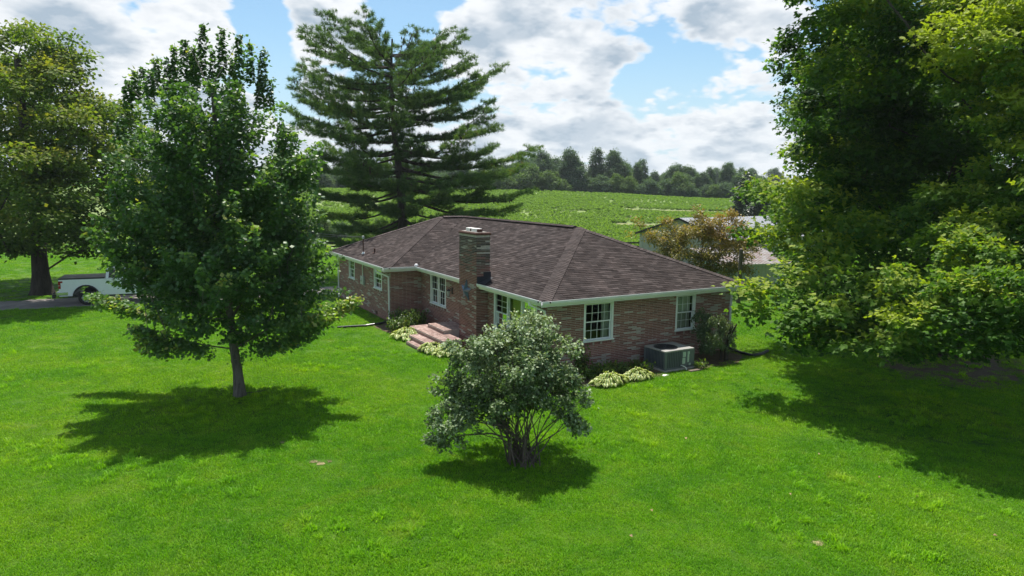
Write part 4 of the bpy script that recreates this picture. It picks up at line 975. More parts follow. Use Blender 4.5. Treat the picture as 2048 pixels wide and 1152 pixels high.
# ------------------------------------------------------------------ young maple on the lawn
def young_maple():
    rg = np.random.default_rng(11); base = np.array((-9.36, 2.86, 0.0)); H = 10.6
    zs = [0, 1.2, 1.8, 2.6, 3.4, 4.2, 5.0, 5.9, 6.8, 7.7, 8.6, 9.5, 10.4, 11.3]; rs = [0, 0.0, 2.6, 3.9, 4.2, 4.1, 3.95, 3.75, 3.45, 2.95, 2.2, 1.1, 0.4, 0.0]
    right, toward = np.array((RH[0], RH[1], 0)), np.array((-FH[0], -FH[1], 0))
    n = 700; z = rg.uniform(1.55, 9.4, n*3); rmax = np.interp(z, zs, rs); w = rmax**1.3; w = w*np.interp(z, [1.5, 2.6, 3.6], [.35, .55, 1.0]); keep = rg.uniform(size=n*3) < w/w.max(); z = z[keep][:n]; rmax = rmax[keep][:n]
    th = rg.uniform(0, 2*math.pi, len(z)); lump = 1+0.16*np.sin(3*th+z*1.1)+0.12*np.sin(7*th-z*2.3)
    r = 0.79*rmax*lump*np.power(rg.uniform(0.05, 1, len(z)), 0.36)
    shift = -0.22*sstep(0, 5, z)-0.30*sstep(5, 9, z)
    tips = base+np.outer(r*np.cos(th)+shift, right)+np.outer(r*np.sin(th)*0.76, toward)+np.outer(z, (0, 0, 1.0))
    tips[:, 2] += 0.10*r
    outd = unit(tips-(base+np.array((0, 0, 1))*z[:, None])); elev = np.interp(z, [1.5, 3.5, 6, 10], [0.05, 0.5, 1.3, 3.0])[:, None]
    dirs = unit(outd*np.array((1, 1, 0))+np.array((0, 0, 1.0))*elev+rg.normal(size=(len(z), 3))*0.15)
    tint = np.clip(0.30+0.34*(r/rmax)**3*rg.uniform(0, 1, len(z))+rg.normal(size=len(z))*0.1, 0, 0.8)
    # long leading shoots at the top
    sp = [(405, 48, 1.8), (445, 55, 1.6), (478, 68, 1.6), (368, 78, 1.5), (348, 92, 1.3), (335, 120, 1.1), (312, 115, 1.1), (300, 140, 1.0), (500, 85, 1.2), (525, 98, 1.3), (540, 160, 1.0), (270, 142, .9), (255, 160, .8), (285, 135, .8), (425, 100, 1.4), (390, 110, 1.4), (465, 115, 1.3), (560, 250, .9), (575, 300, .8), (240, 230, .8), (520, 150, 1.0), (600, 320, .8), (385, 95, 1.2)]
    E_V, E_F, E_T, n0 = [], [], [], 0; stips = []
    dep = float((base-CAM)@FW)
    for (u, v, L_) in sp:
        p = at(u, v, dep+rg.uniform(-0.9, 0.9)); p[2] -= 0.0; stips.append(p-np.array((0, 0, 0.15)))
        m = int(230*L_); f = rg.uniform(0, 1, m); pos = p-np.outer(f*L_, (0.06, 0.03, 1.0)); ang = rg.uniform(0, 2*math.pi, m); rad = 0.05+0.13*f
        o = np.stack([np.cos(ang), np.sin(ang), np.full(m, -0.25)], 1); A = unit(o+rg.normal(size=(m, 3))*0.2); N = unit(np.array((0, 0, 1.0))+o*0.6+rg.normal(size=(m, 3))*0.2)
        s = (0.085+0.05*f)*rg.uniform(.8, 1.2, m); V, F = kites(pos+o*rad[:, None]*0.5, A, N, s, s*0.9); E_V.append(V); E_F.append(F+n0); n0 += len(V); E_T.append(np.repeat(np.clip(0.45+0.2*rg.normal(size=m)*0.5, 0, 1), 2))
    # long low limbs reaching out over the lawn
    for (u0, v0, u1, v1, dd) in ((640, 640, 712, 602, -1.2), (600, 655, 655, 632, -1.4), (300, 690, 268, 655, -0.6), (380, 690, 300, 672, -0.8), (560, 690, 630, 668, -1.0), (330, 640, 250, 610, 0.4), (235, 612, 185, 598, .6)):
        for f in np.linspace(0, 1, 10):
            p = at(u0+(u1-u0)*f, v0+(v1-v0)*f, dep+dd)+rg.normal(size=3)*0.10; tips = np.vstack([tips, p]); dirs = np.vstack([dirs, unit(right*(1 if u1 > u0 else -1)+np.array((0, 0, .3)))]); tint = np.append(tint, 0.55+0.3*f*(u1 > 640))
    # the crown stands clear of the house wall
    bad = (tips[:, 0] > -1.9) & (tips[:, 1] > 11); tips, dirs, tint = tips[~bad], dirs[~bad], tint[~bad]
    extra = (np.concatenate(E_V), np.concatenate(E_F), np.concatenate(E_T))
    trunk = [base, base+(-.03, .02, 0.8), base+np.array((-.10, .05, 1.5)), base+np.array((-.16, .1, 2.4)), base+np.array((-.2, .1, 3.6)), base+np.array((-.22, .1, 5)), base+np.array((-.26, .1, 6.5)), base+np.array((-.3, .1, 8)), base+np.array((-.34, .1, 9.4))]
    fork = [base+np.array((0.12, 0.1, 1.9)), base+np.array((.35, .2, 3.2))]
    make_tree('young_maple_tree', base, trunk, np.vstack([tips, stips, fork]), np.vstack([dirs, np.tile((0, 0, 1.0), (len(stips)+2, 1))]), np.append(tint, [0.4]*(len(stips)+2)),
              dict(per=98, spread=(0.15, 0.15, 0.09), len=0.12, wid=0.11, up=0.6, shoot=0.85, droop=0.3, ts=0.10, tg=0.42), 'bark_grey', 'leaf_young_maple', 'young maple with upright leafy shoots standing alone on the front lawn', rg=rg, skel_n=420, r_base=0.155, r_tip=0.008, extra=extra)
young_maple()

# ------------------------------------------------------------------ big maples on the right
def big_maple():
    rg = np.random.default_rng(21); base = ground(1905, 708)
    dt = float((base-CAM)@FW)
    Lb = []
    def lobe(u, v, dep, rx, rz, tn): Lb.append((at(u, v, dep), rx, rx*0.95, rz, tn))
    # left outline, top down; toplight and inner shade put into the tints
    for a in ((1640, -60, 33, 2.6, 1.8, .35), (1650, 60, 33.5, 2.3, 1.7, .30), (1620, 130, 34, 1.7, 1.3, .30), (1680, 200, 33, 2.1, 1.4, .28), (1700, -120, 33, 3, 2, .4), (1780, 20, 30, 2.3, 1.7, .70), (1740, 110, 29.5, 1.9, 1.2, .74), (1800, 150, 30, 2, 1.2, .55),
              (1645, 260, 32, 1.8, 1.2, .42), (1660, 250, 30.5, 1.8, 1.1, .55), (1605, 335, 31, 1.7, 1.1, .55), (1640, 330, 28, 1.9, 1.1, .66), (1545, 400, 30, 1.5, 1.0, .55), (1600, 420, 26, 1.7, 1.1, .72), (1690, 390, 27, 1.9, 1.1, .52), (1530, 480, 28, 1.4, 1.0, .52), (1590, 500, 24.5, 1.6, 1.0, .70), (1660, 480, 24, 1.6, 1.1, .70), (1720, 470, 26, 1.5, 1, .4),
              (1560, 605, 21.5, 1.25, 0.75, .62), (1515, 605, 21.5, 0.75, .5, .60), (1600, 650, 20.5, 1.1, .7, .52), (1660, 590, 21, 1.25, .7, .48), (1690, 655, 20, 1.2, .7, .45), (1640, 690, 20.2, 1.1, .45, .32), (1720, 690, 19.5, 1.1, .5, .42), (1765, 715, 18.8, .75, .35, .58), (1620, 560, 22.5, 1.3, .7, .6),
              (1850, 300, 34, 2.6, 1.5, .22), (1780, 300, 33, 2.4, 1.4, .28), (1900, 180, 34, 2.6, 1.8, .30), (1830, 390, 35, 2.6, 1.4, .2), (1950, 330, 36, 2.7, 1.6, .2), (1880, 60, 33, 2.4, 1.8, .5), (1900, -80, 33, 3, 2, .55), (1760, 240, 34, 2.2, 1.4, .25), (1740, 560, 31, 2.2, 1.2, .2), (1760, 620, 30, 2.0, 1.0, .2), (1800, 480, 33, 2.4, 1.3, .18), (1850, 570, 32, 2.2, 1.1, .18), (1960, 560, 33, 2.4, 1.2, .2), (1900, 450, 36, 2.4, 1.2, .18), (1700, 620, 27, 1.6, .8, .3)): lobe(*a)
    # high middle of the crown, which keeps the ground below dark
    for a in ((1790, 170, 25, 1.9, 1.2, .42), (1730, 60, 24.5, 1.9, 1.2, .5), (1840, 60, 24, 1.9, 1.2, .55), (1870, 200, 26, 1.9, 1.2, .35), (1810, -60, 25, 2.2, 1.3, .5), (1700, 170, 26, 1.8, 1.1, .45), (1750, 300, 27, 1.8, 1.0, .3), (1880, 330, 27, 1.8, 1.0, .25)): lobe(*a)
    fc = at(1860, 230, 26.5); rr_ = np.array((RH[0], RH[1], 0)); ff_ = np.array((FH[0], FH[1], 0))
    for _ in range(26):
        q = unit(rg.normal(size=3))*rg.uniform(0, 1)**.4; Lb.append((fc+rr_*q[0]*4.9+ff_*q[1]*7.0+np.array((0, 0, q[2]*4.6)), 1.5, 1.5, 0.9, .10))  # filler lobes, tinted dark to paint in the crown's inner shade
    # far side and the part beyond the frame
    for a in ((1700, 100, 39, 3.4, 2.8, .3), (1800, 250, 41, 3.8, 2.8, .3), (1950, 120, 41, 4.0, 3.0, .3), (1850, -160, 36, 4, 2.5, .4), (2020, 420, 41, 3.6, 2.4, .25), (1640, 430, 36, 2.6, 2.0, .3), (1720, 330, 38, 2.9, 2.0, .25), (1660, 130, 38, 2.2, 2.2, .3), (1780, 430, 40, 3.2, 2.0, .2), (1900, 330, 42, 3.4, 2.2, .2), (1700, 480, 37, 2.6, 1.8, .22), (1680, 220, 38, 2.8, 2.2, .25)): lobe(*a)
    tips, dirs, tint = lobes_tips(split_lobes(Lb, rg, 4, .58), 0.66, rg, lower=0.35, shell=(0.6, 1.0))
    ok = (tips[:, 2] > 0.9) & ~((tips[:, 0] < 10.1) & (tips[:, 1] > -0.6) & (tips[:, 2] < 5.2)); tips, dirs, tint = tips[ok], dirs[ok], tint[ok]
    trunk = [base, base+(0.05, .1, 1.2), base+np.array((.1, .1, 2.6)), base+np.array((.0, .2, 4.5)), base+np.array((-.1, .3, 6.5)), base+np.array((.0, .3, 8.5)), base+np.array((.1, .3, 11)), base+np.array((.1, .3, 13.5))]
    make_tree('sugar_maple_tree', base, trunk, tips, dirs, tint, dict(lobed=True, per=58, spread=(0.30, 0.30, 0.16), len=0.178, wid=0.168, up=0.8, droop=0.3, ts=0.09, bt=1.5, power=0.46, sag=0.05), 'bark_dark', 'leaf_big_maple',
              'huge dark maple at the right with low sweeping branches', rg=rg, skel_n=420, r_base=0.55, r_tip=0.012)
    # second maple, whose trunk stands just out of view
    base2 = from_st(22.5, 19.5); base2 = np.array((base2[0], base2[1], 0.0)); Lb.clear()
    for a in ((1960, 90, 20, 1.4, .9, 1.0), (2040, 60, 19, 1.5, 1.0, 1.05), (1980, 20, 21, 1.4, .9, 1.0), (2040, 150, 19.5, 1.5, .8, .85), (1970, 170, 21, 1.3, .7, .75), (2060, 250, 20, 1.6, 1.0, .62), (2000, 250, 22, 1.3, .8, .60), (2050, 350, 21, 1.5, 1.0, .52), (2080, 450, 20, 1.6, 1.0, .5), (2120, 100, 19, 2.0, 1.3, .8), (2140, 300, 19, 2.1, 1.5, .6), (2150, 520, 19, 1.9, 1.2, .5), (2120, -60, 21, 2.3, 1.6, .7), (2030, -60, 22, 1.8, 1.3, .75), (2250, 150, 22, 2.6, 2.0, .6), (2250, 400, 22, 2.6, 1.8, .5), (2300, -50, 25, 3.0, 2.3, .6), (2200, 250, 27, 3.0, 2.2, .4), (2400, 250, 25, 3.0, 2.2, .4), (2350, 520, 24, 2.4, 1.3, .4), (2150, 380, 17, 1.6, 1.0, .6), (2230, 480, 16, 1.8, 1.0, .6), (2320, 330, 16.5, 2.0, 1.2, .6),
              (1870, 470, 19.5, 1.15, .75, .60), (1905, 530, 18, 1.2, .8, .64), (1830, 560, 18.5, 1.05, .6, .60), (1890, 610, 17.2, 1.2, .65, .58), (1830, 640, 17.6, .95, .5, .62), (1960, 590, 17, 1.15, .7, .5), (1950, 650, 16.4, 1.0, .5, .38), (2000, 500, 18.5, 1.2, .9, .45), (2040, 590, 17.5, 1.1, .8, .42), (2010, 655, 17, .9, .5, .35), (2060, 640, 16, 1.0, .7, .4), (2100, 600, 15.5, 1.2, .9, .45), (1930, 690, 16, .6, .3, .4), (1800, 690, 18.5, 1.0, .45, .45), (1850, 700, 18.5, .9, .4, .4), (1900, 680, 19, 1.1, .5, .3), (1970, 690, 18, .9, .4, .3), (2040, 690, 18, .9, .4, .3), (1860, 420, 21, 1.2, .8, .5), (1960, 430, 21.5, 1.3, .9, .4), (2030, 420, 20, 1.2, .9, .45), (1780, 600, 20, 1.0, .6, .5), (1740, 640, 20.5, 1.0, .6, .45)): lobe(*a)
    for (u, v, hh) in ((1830, 850, 14.5), (1900, 845, 14.5), (1850, 780, 14.5), (1780, 800, 15)):      # unseen crown lobes, added along the sun line to shade the lawn
        c_ = ground(u, v)+hh*np.array((math.cos(R(SUN_AZ))/math.tan(R(SUN_EL)), math.sin(R(SUN_AZ))/math.tan(R(SUN_EL)), 1.0)); Lb.append((c_, 2.1, 2.1, 1.2, .6))
    tips, dirs, tint = lobes_tips(split_lobes(Lb, rg, 4, .60), 0.92, rg, lower=0.35, shell=(0.6, 1.0))
    trunk = [base2, base2+(0, 0, 1.5), base2+np.array((.1, .1, 3.5)), base2+np.array((.1, .2, 6)), base2+np.array((0, .2, 8.5)), base2+np.array((0, .2, 11))]
    make_tree('yellowing_maple_tree', base2, trunk, tips, dirs, tint, dict(lobed=True, per=76, spread=(0.22, 0.22, 0.12), len=0.135, wid=0.125, up=0.75, droop=0.3, ts=0.09, bt=1.5, power=0.46), 'bark_dark', 'leaf_big_maple',
              'yellow green maple crown at the top right edge', rg=rg, skel_n=260, r_base=0.45)
    return base, base2
bm1, bm2 = big_maple()

# ------------------------------------------------------------------ spreading tree at the far left
def left_tree():
    rg = np.random.default_rng(31); base = ground(85, 588); d0 = float((base-CAM)@FW); Lb = []
    def lobe(u, v, dd, rx, rz, tn): Lb.append((at(u, v, d0+dd), rx, rx, rz, tn))
    for a in ((30, 110, 0, 2.3, 1.9, .6), (85, 105, -1, 1.9, 1.5, .55), (130, 150, 0, 1.9, 1.6, .55), (60, 180, -3, 2.4, 1.7, .62), (-30, 130, 0, 3, 2.2, .6), (160, 230, -1, 2.0, 1.5, .5), (205, 215, 2, 1.5, 1.2, .5), (235, 250, 3, 1.7, 1.5, .42), (110, 270, -4, 2.3, 1.4, .58), (20, 280, -4, 2.4, 1.5, .6), (190, 310, -2, 2.0, 1.4, .48), (70, 340, -5, 2.3, 1.3, .58), (150, 370, -4, 2.1, 1.2, .5), (10, 390, -5, 2.4, 1.3, .5), (230, 340, 2, 2.0, 1.5, .38), (100, 420, -5, 2.1, 1.0, .45), (195, 420, -2, 2.2, 1.1, .4), (40, 460, -4, 2.2, .9, .4), (140, 470, -3, 2.0, .9, .38), (230, 450, 0, 2.2, 1.0, .35), (-20, 480, -2, 2.2, .9, .38), (80, 490, 2, 2.2, .8, .3), (200, 495, 1, 2.0, .7, .32), (-80, 300, -2, 3.2, 2.4, .5), (-90, 420, 0, 3, 2, .45), (60, 250, 4, 3.4, 2.6, .4), (150, 330, 5, 3.4, 2.4, .35), (10, 180, 5, 3, 2.4, .4), (50, 400, 5, 3.2, 1.8, .3), (270, 280, 5, 1.7, 1.6, .4), (285, 400, 5, 1.8, 1.6, .35)): lobe(*a)
    tips, dirs, tint = lobes_tips(split_lobes(Lb, rg, 4, .52), 0.52, rg, lower=0.3, shell=(0.6, 1.0)); ok = tips[:, 2] > 2.2; tips, dirs, tint = tips[ok], dirs[ok], tint[ok]
    trunk = [base, base+(0, 0, 1.2), base+np.array((0, 0, 2.3)), base+np.array((.1, 0, 3.8)), base+np.array((.0, .1, 6)), base+np.array((-.2, .1, 8.5)), base+np.array((-.2, .1, 11)), base+np.array((-.2, .1, 13.5))]
    make_tree('spreading_maple_tree', base, trunk, tips, dirs, tint, dict(per=80, spread=(0.36, 0.36, 0.20), len=0.21, wid=0.19, up=0.8, droop=0.25, ts=0.09, bt=1.5, power=0.46, sag=0.04), 'bark_dark', 'leaf_left_oak',
              'olive green spreading tree with a thick trunk behind the pickup', rg=rg, skel_n=340, r_base=0.50, r_tip=0.014)
left_tree()

# ------------------------------------------------------------------ white pine behind the house
def pine():
    rg = np.random.default_rng(41); dep = 50.0; b0 = at(800, 430, dep); base = np.array((b0[0], b0[1], 0.0)); pxm = FPX/dep
    right = np.array((RH[0], RH[1], 0)); away = np.array((FH[0], FH[1], 0)); root = empty('white_pine_tree', base, 0, 'tall broad white pine with open tiers of branches behind the house', 'tree')
    H = 18.3; tr = MB(); zz = np.linspace(-0.2, 16.9, 16); lean = lambda z: right*(0.25*math.sin(z*.35))+right*(-0.018*z)
    tr.tube([lean(z)+np.array((0, 0, z)) for z in zz], [max(0.05, 0.42*(1-max(0, z)/19.5)) for z in zz], 10)
    tuftP, tuftD, tuftT = [], [], []; coneP = []
    def half(z, side):
        if side > 0: return np.interp(z, [2, 4, 6, 8.5, 9.5, 11, 12.5, 13.5, 15, 16.5, 17.8], [7.5, 8.8, 9.2, 9.8, 9.3, 7.6, 7.2, 7.8, 5.6, 3.0, 1.2])
        return np.interp(z, [2, 4, 6, 8, 9, 11, 12.5, 13.5, 15, 16.5, 17.8], [5.5, 6.0, 6.2, 6.4, 7.6, 7.2, 7.6, 7.6, 6.6, 4.6, 2.0])
    def limb(z, dirh, L_, rise, bow):
        side = np.cross((0, 0, 1.0), dirh); p0 = lean(z)+np.array((0, 0, z)); n = 9; pts = []; ph = rg.uniform(0, 6); bt = rg.normal()*.11
        for i in range(n):
            f = i/(n-1); pts.append(p0+dirh*L_*f+np.array((0, 0, L_*(rise*f+bow*f*f*f-0.07*math.sin(math.pi*f))))+side*0.05*L_*math.sin(f*3+ph)*f)
        r0 = 0.022+0.0125*L_; tr.tube(pts, [max(0.012, r0*(1-0.9*i/(n-1))) for i in range(n)], 5)
        m = int(6+L_*3.2); lo = rg.uniform(.12, .36) if z < 9 else rg.uniform(.02, .2)
        for j in range(m):
            f = lo+(1-lo)*(j+rg.uniform(0, 1))/m; q = f*(n-1); i = min(int(q), n-2); bp = pts[i]+(pts[i+1]-pts[i])*(q-i)
            sl_ = (0.5+1.25*math.sin(math.pi*min(1, (f-0.15)/0.98)))*rg.uniform(0.45, 1.2); sg = 1 if j % 2 else -1
            dd = unit(dirh*0.8+side*sg*rg.uniform(0.3, 1.0)+np.array((0, 0, rg.uniform(-.08, 0.30)))); e = bp+dd*sl_+np.array((0, 0, 0.06)); tr.tube([bp, e], [0.012, 0.006], 3, caps=False)
            nt_ = max(3, int(sl_/0.12))
            for g in range(nt_):
                ff = 0.25+0.75*(g+1)/nt_; tuftP.append(bp+(e-bp)*ff+rg.normal(size=3)*0.06); tuftD.append(unit(dd+np.array((0, 0, 0.55))+rg.normal(size=3)*0.35)); tuftT.append(0.45+bt+0.12*rg.normal()+0.2*(rg.uniform() < 0.2)*rg.uniform(0, 1.6))
        for g in range(5): tuftP.append(pts[-1]-dirh*0.12*g+rg.normal(size=3)*0.06); tuftD.append(unit(dirh+np.array((0, 0, .6)))); tuftT.append(.5+bt)
        if z > 8 or rg.uniform() < 0.3:
            for g in range(int(rg.integers(3, 9))):
                f = rg.uniform(0.72, 1.0); q = f*(n-1); i = min(int(q), n-2); coneP.append(pts[i]+(pts[i+1]-pts[i])*(q-i)+rg.normal(size=3)*np.array((.3, .3, .04)))
    z = 2.2
    while z < 16.2:
        nb = 4 if z < 11 else 5; a0 = rg.uniform(0, 2*math.pi)
        for k in range(nb):
            az = a0+k*2*math.pi/nb+rg.normal()*0.3; cx, cy = math.cos(az), math.sin(az)
            L_ = (half(z, 1)*max(cx, 0)**2+half(z, -1)*max(-cx, 0)**2+0.5*(half(z, 1)+half(z, -1))*cy*cy*0.9)*rg.uniform(0.45, 0.98)
            limb(z+rg.uniform(-.2, .2), right*cx+away*cy, L_, np.interp(z, [2, 6, 10, 14, 17], [-0.14, -0.05, 0.03, 0.16, 0.45])+rg.normal()*0.07, rg.uniform(.06, .22))
        z += rg.uniform(0.50, 0.95)
    # the long outer limbs that give this tree its outline
    for (u, v, dd, dz) in ((992, 135, -1, 2.2), (940, 170, 1.5, 1.6), (985, 250, 0, .6), (975, 205, -1, 1.0), (1062, 296, -.5, .9), (1040, 330, 1, .3), (1050, 385, -1, -.6), (1030, 415, 0, -.8), (990, 290, 2, .5), (596, 128, 0, 1.8), (600, 190, -1, 1.0), (578, 215, .5, 1.2), (600, 245, 1, .6), (655, 60, 0, 3.0), (690, 40, 0, 3.2), (735, 48, .5, 3.4), (815, 62, 0, 3.2), (830, 55, -.5, 3.4), (860, 110, 0, 2.6), (640, 330, -1, .3), (650, 390, -1, -.4), (655, 430, 0, -.8), (880, 100, 1, 2.4)):
        tip = at(u, v, dep+dd)-base; zz_ = max(2.2, min(16.4, tip[2]-dz)); h_ = tip-lean(zz_); L_ = float(np.hypot(h_[0], h_[1])); limb(zz_, unit(np.array((h_[0], h_[1], 0))), L_, (tip[2]-zz_)/L_-.12, .12)
    tr.build('trunk', 'bark_pine', root, smooth=True)
    P = np.array(tuftP); Dd = np.array(tuftD); T = np.array(tuftT); per = 20; idx = np.repeat(np.arange(len(P)), per); n = len(idx)
    A = unit(Dd[idx]*0.75+unit(rg.normal(size=(n, 3)))*0.95); p = P[idx]+rg.normal(size=(n, 3))*0.045; ln = rg.uniform(0.18, 0.33, n)[:, None]; side = unit(np.cross(A, rg.normal(size=(n, 3))))*0.0145
    V = np.stack([p-side, p+side, p+A*ln], 1).reshape(-1, 3); F = np.arange(n*3).reshape(-1, 3); t = np.clip(T[idx]+rg.normal(size=n)*0.1, 0, 1)
    link('crown', arr_mesh('crown', V, F, t, ['needle']), root)
    cb = MB()
    for p in coneP: cb.lathe(p+np.array((0, 0, -.24)), [(0.0, 0.0), (0.04, 0.05), (0.045, 0.12), (0.02, 0.22), (0, .24)], 5)
    tag(cb.build('cones', 'cone_brown', root), kind='stuff'); return base, len(P)
print('pine', pine())

# ------------------------------------------------------------------ big shrub in the middle of the lawn
def shrub():
    rg = np.random.default_rng(51); base = np.array((-4.16, -5.85, 0.0)); d0 = float((base-CAM)@FW); root = empty('viburnum_shrub', base, 0, 'grey green vase shaped shrub with many bare stems on the lawn', 'shrub'); Lb = []
    def lobe(u, v, dd, rx, rz, tn): Lb.append((at(u, v, d0+dd), rx, rx, rz, tn))
    for a in ((1000, 690, 0, .62, .42, .56), (1060, 665, 0, .62, .42, .60), (1110, 700, 0, .55, .45, .58), (950, 720, .1, .50, .42, .56), (1040, 740, -.6, .62, .5, .55), (960, 790, -.3, .52, .45, .40), (900, 770, .1, .35, .40, .46), (1110, 780, -.3, .55, .5, .45), (1140, 760, 0, .26, .36, .5), (1000, 800, -.6, .55, .42, .40), (1060, 800, -.6, .5, .40, .38), (1145, 830, 0, .34, .30, .62), (1170, 800, .1, .2, .3, .55), (905, 850, -.35, .42, .40, .66), (880, 890, -.4, .20, .24, .6), (930, 850, -.4, .32, .32, .62), (890, 820, -.2, .28, .28, .55), (1030, 700, .9, .7, .5, .4), (980, 760, .9, .7, .5, .35), (1090, 760, .9, .7, .5, .4), (1040, 650, .3, .35, .25, .66), (1095, 645, .2, .22, .2, .66), (915, 700, .1, .3, .22, .6), (930, 790, .2, .40, .32, .42), (1012, 845, 0, .16, .34, .12), (1000, 800, 0, .3, .3, .15), (1050, 805, .1, .3, .25, .2), (985, 825, .1, .25, .25, .2), (868, 875, -.35, .18, .24, .6), (905, 880, -.45, .26, .26, .55), (920, 815, -.3, .32, .3, .55), (1125, 815, .1, .30, .26, .5), (1160, 850, .1, .22, .22, .75), (870, 840, -.3, .2, .25, .55)): lobe(*a)
    tips, dirs, tint = lobes_tips(Lb, 11.5, rg, lower=0.45, shell=(0.40, 1.16))
    t_ = tips-base; b = MB()
    ends = np.array([l[0] for l in Lb])-base
    for k in range(46):
        a = rg.uniform(0, 2*math.pi); rr = 0.42*math.sqrt(rg.uniform()); s = np.array((rr*math.cos(a), rr*math.sin(a), -0.03)); e = ends[k % 14 if k < 28 else rg.integers(len(ends))]+rg.normal(size=3)*0.22
        if e[2] < 1.1: e = ends[rg.integers(6)]
        pts = []
        for f in np.linspace(0, 1, 7):
            h = s+(e-s)*f; out = np.array((e[0], e[1], 0)); h = h-out*0.14*math.sin(math.pi*f)*(1-f)+rg.normal(size=3)*0.02*(f > 0); pts.append(h)
        b.tube(pts, [0.017*rg.uniform(.7, 1.4)*(1-0.65*f) for f in np.linspace(0, 1, 7)], 6)
    for (e1) in ends[[13, 14, 15, 16]]:                    # the low arching branch on the left
        b.tube([(0, 0, .5), e1*0.4+np.array((0, 0, .55)), e1*0.75+np.array((0, 0, .35)), e1], [.025, .02, .015, .008], 6)
    sel = rg.permutation(len(t_))[:420]
    for j in sel:
        k = int(np.argmin(np.linalg.norm(ends-t_[j], axis=1))); b.tube([ends[k]*0.92, t_[j]], [.008, .004], 3, caps=False)
    for k in range(26):                                     # bare twigs on the right side
        p = at(rg.uniform(1110, 1160), rg.uniform(760, 850), d0+rg.uniform(-.3, .3))-base; q = p+RH[0]*0+np.array((RH[0], RH[1], 0))*rg.uniform(.15, .5)+np.array((0, 0, rg.uniform(-.05, .3))); b.tube([p, q], [.006, .003], 3, caps=False)
    b.build('stems', 'bark_stem', root, smooth=True)
    V, F, t = leaf_cloud(t_, dirs, 40, (0.075, 0.075, 0.055), 0.080, 0.060, tint, rg, up=0.8, droop=0.15, tint_s=0.17)
    link('crown', arr_mesh('crown', V, F, t, ['leaf_viburnum']), root)
shrub()

# ------------------------------------------------------------------ weeping shrub at the house corner
def weeping():
    rg = np.random.default_rng(61); base = np.array((7.75, -0.85, 0.0)); d0 = float((base-CAM)@FW)-0.15; root = empty('weeping_shrub', base, 0, 'dark weeping evergreen shrub at the far corner of the brick wall', 'shrub'); Lb = []
    def lobe(u, v, dd, rx, rz, tn): Lb.append((at(u, v, d0+dd), rx, rx*.8, rz, tn))
    for a in ((1430, 650, 0, .55, .35, .5), (1405, 670, 0, .42, .4, .35), (1455, 668, 0, .40, .35, .6), (1425, 690, -.3, .5, .35, .4), (1460, 690, -.1, .28, .28, .55), (1400, 640, .1, .35, .3, .35), (1412, 700, -.1, .4, .3, .25)): lobe(*a)
    tips, dirs, tint = lobes_tips(Lb, 16, rg, 0.5, (.4, 1.05)); dirs = unit(dirs*np.array((1, 1, 0))*0.5+np.array((0, 0, -1.0))); ok = tips[:, 1] < 0.28; tips, dirs, tint = tips[ok], dirs[ok], tint[ok]
    b = MB()
    for k in range(9):
        a = rg.uniform(0, 6.28); b.tube([(0.12*math.cos(a), .12*math.sin(a), -.05), (.1*math.cos(a), .1*math.sin(a), .5), (.25*math.cos(a), .2*math.sin(a)-.05, 1.1), (.4*math.cos(a), .3*math.sin(a)-.1, 1.45)], [.06, .05, .035, .015], 6)
    b.build('trunk', 'bark_dark', root, smooth=True)
    V, F, t = leaf_cloud(tips-base, dirs, 44, (.06, .06, .05), .085, .038, tint, rg, up=.3, shoot=.22, droop=.7, tint_s=.15)
    link('crown', arr_mesh('crown', V, F, t, ['leaf_weeping']), root)
weeping()

# ------------------------------------------------------------------ hostas and bed plants
def hosta(name, c, rx, ry, n, ln, label, rz=0, seed=0, group=None):
    rg = np.random.default_rng(100+seed); root = empty(name, (*c, 0.01), rz, label, 'hosta', group); V, F, T, Mi = [], [], [], []
    for i in range(n):
        a = rg.uniform(0, 2*math.pi); q = math.sqrt(rg.uniform(0, 1)); s = np.array((rx*q*math.cos(a)*.75, ry*q*math.sin(a)*.75, 0.02)); d = unit(np.array((math.cos(a)*(rx+.3), math.sin(a)*(ry+.3), 0.0))+rg.normal(size=3)*np.array((.35, .35, 0)))
        L_ = ln*rg.uniform(.7, 1.2); hgt = ln*1.55*(1.15-q*.80)*rg.uniform(.8, 1.15); B = np.array((-d[1], d[0], 0)); k0 = len(V); ks = (0, .22, .45, .7, 1.0); ws = (.02, .20, .26, .19, .005)
        for f, w in zip(ks, ws):
            c0 = s+d*L_*(0.18+0.95*f)+np.array((0, 0, hgt*(1-(f*1.05-.25)**2*1.1)))
            for (o, dz) in ((-1, .06), (-.62, .03), (0, 0), (.62, .03), (1, .06)): V.append(c0+B*o*w*L_*1.05+np.array((0, 0, dz*L_*w*4)))
        tt = rg.uniform(0, 1)
        for r_ in range(4):
            for cc in range(4):
                F.append((k0+r_*5+cc, k0+r_*5+cc+1, k0+(r_+1)*5+cc+1, k0+(r_+1)*5+cc)); T.append(tt); Mi.append(1 if cc in (0, 3) else 0)
    link('leaves', arr_mesh('leaves', np.array(V), np.array(F), np.array(T), ['hosta_green', 'hosta_cream'], Mi, smooth=True), root); return root
hosta('hosta', (-1.72, 8.35), .66, 1.0, 230, .26, 'large cream edged hosta clump at the left of the brick steps', seed=1)
hosta('hosta', (-1.75, 5.55), .50, .56, 140, .23, 'smaller hosta clump at the right foot of the steps', seed=2)
hosta('hosta', (-1.45, 4.72), .52, .52, 130, .23, 'yellow edged hosta clump between steps and large shrub', seed=3)
hosta('hosta', (1.75, -1.45), .85, .36, 190, .22, 'cream edged hosta bed below the right wall window', rz=0.05, seed=4)
hosta('hosta', (3.05, -1.36), .66, .32, 140, .21, 'hosta clump just left of the air conditioner', rz=0.05, seed=5)
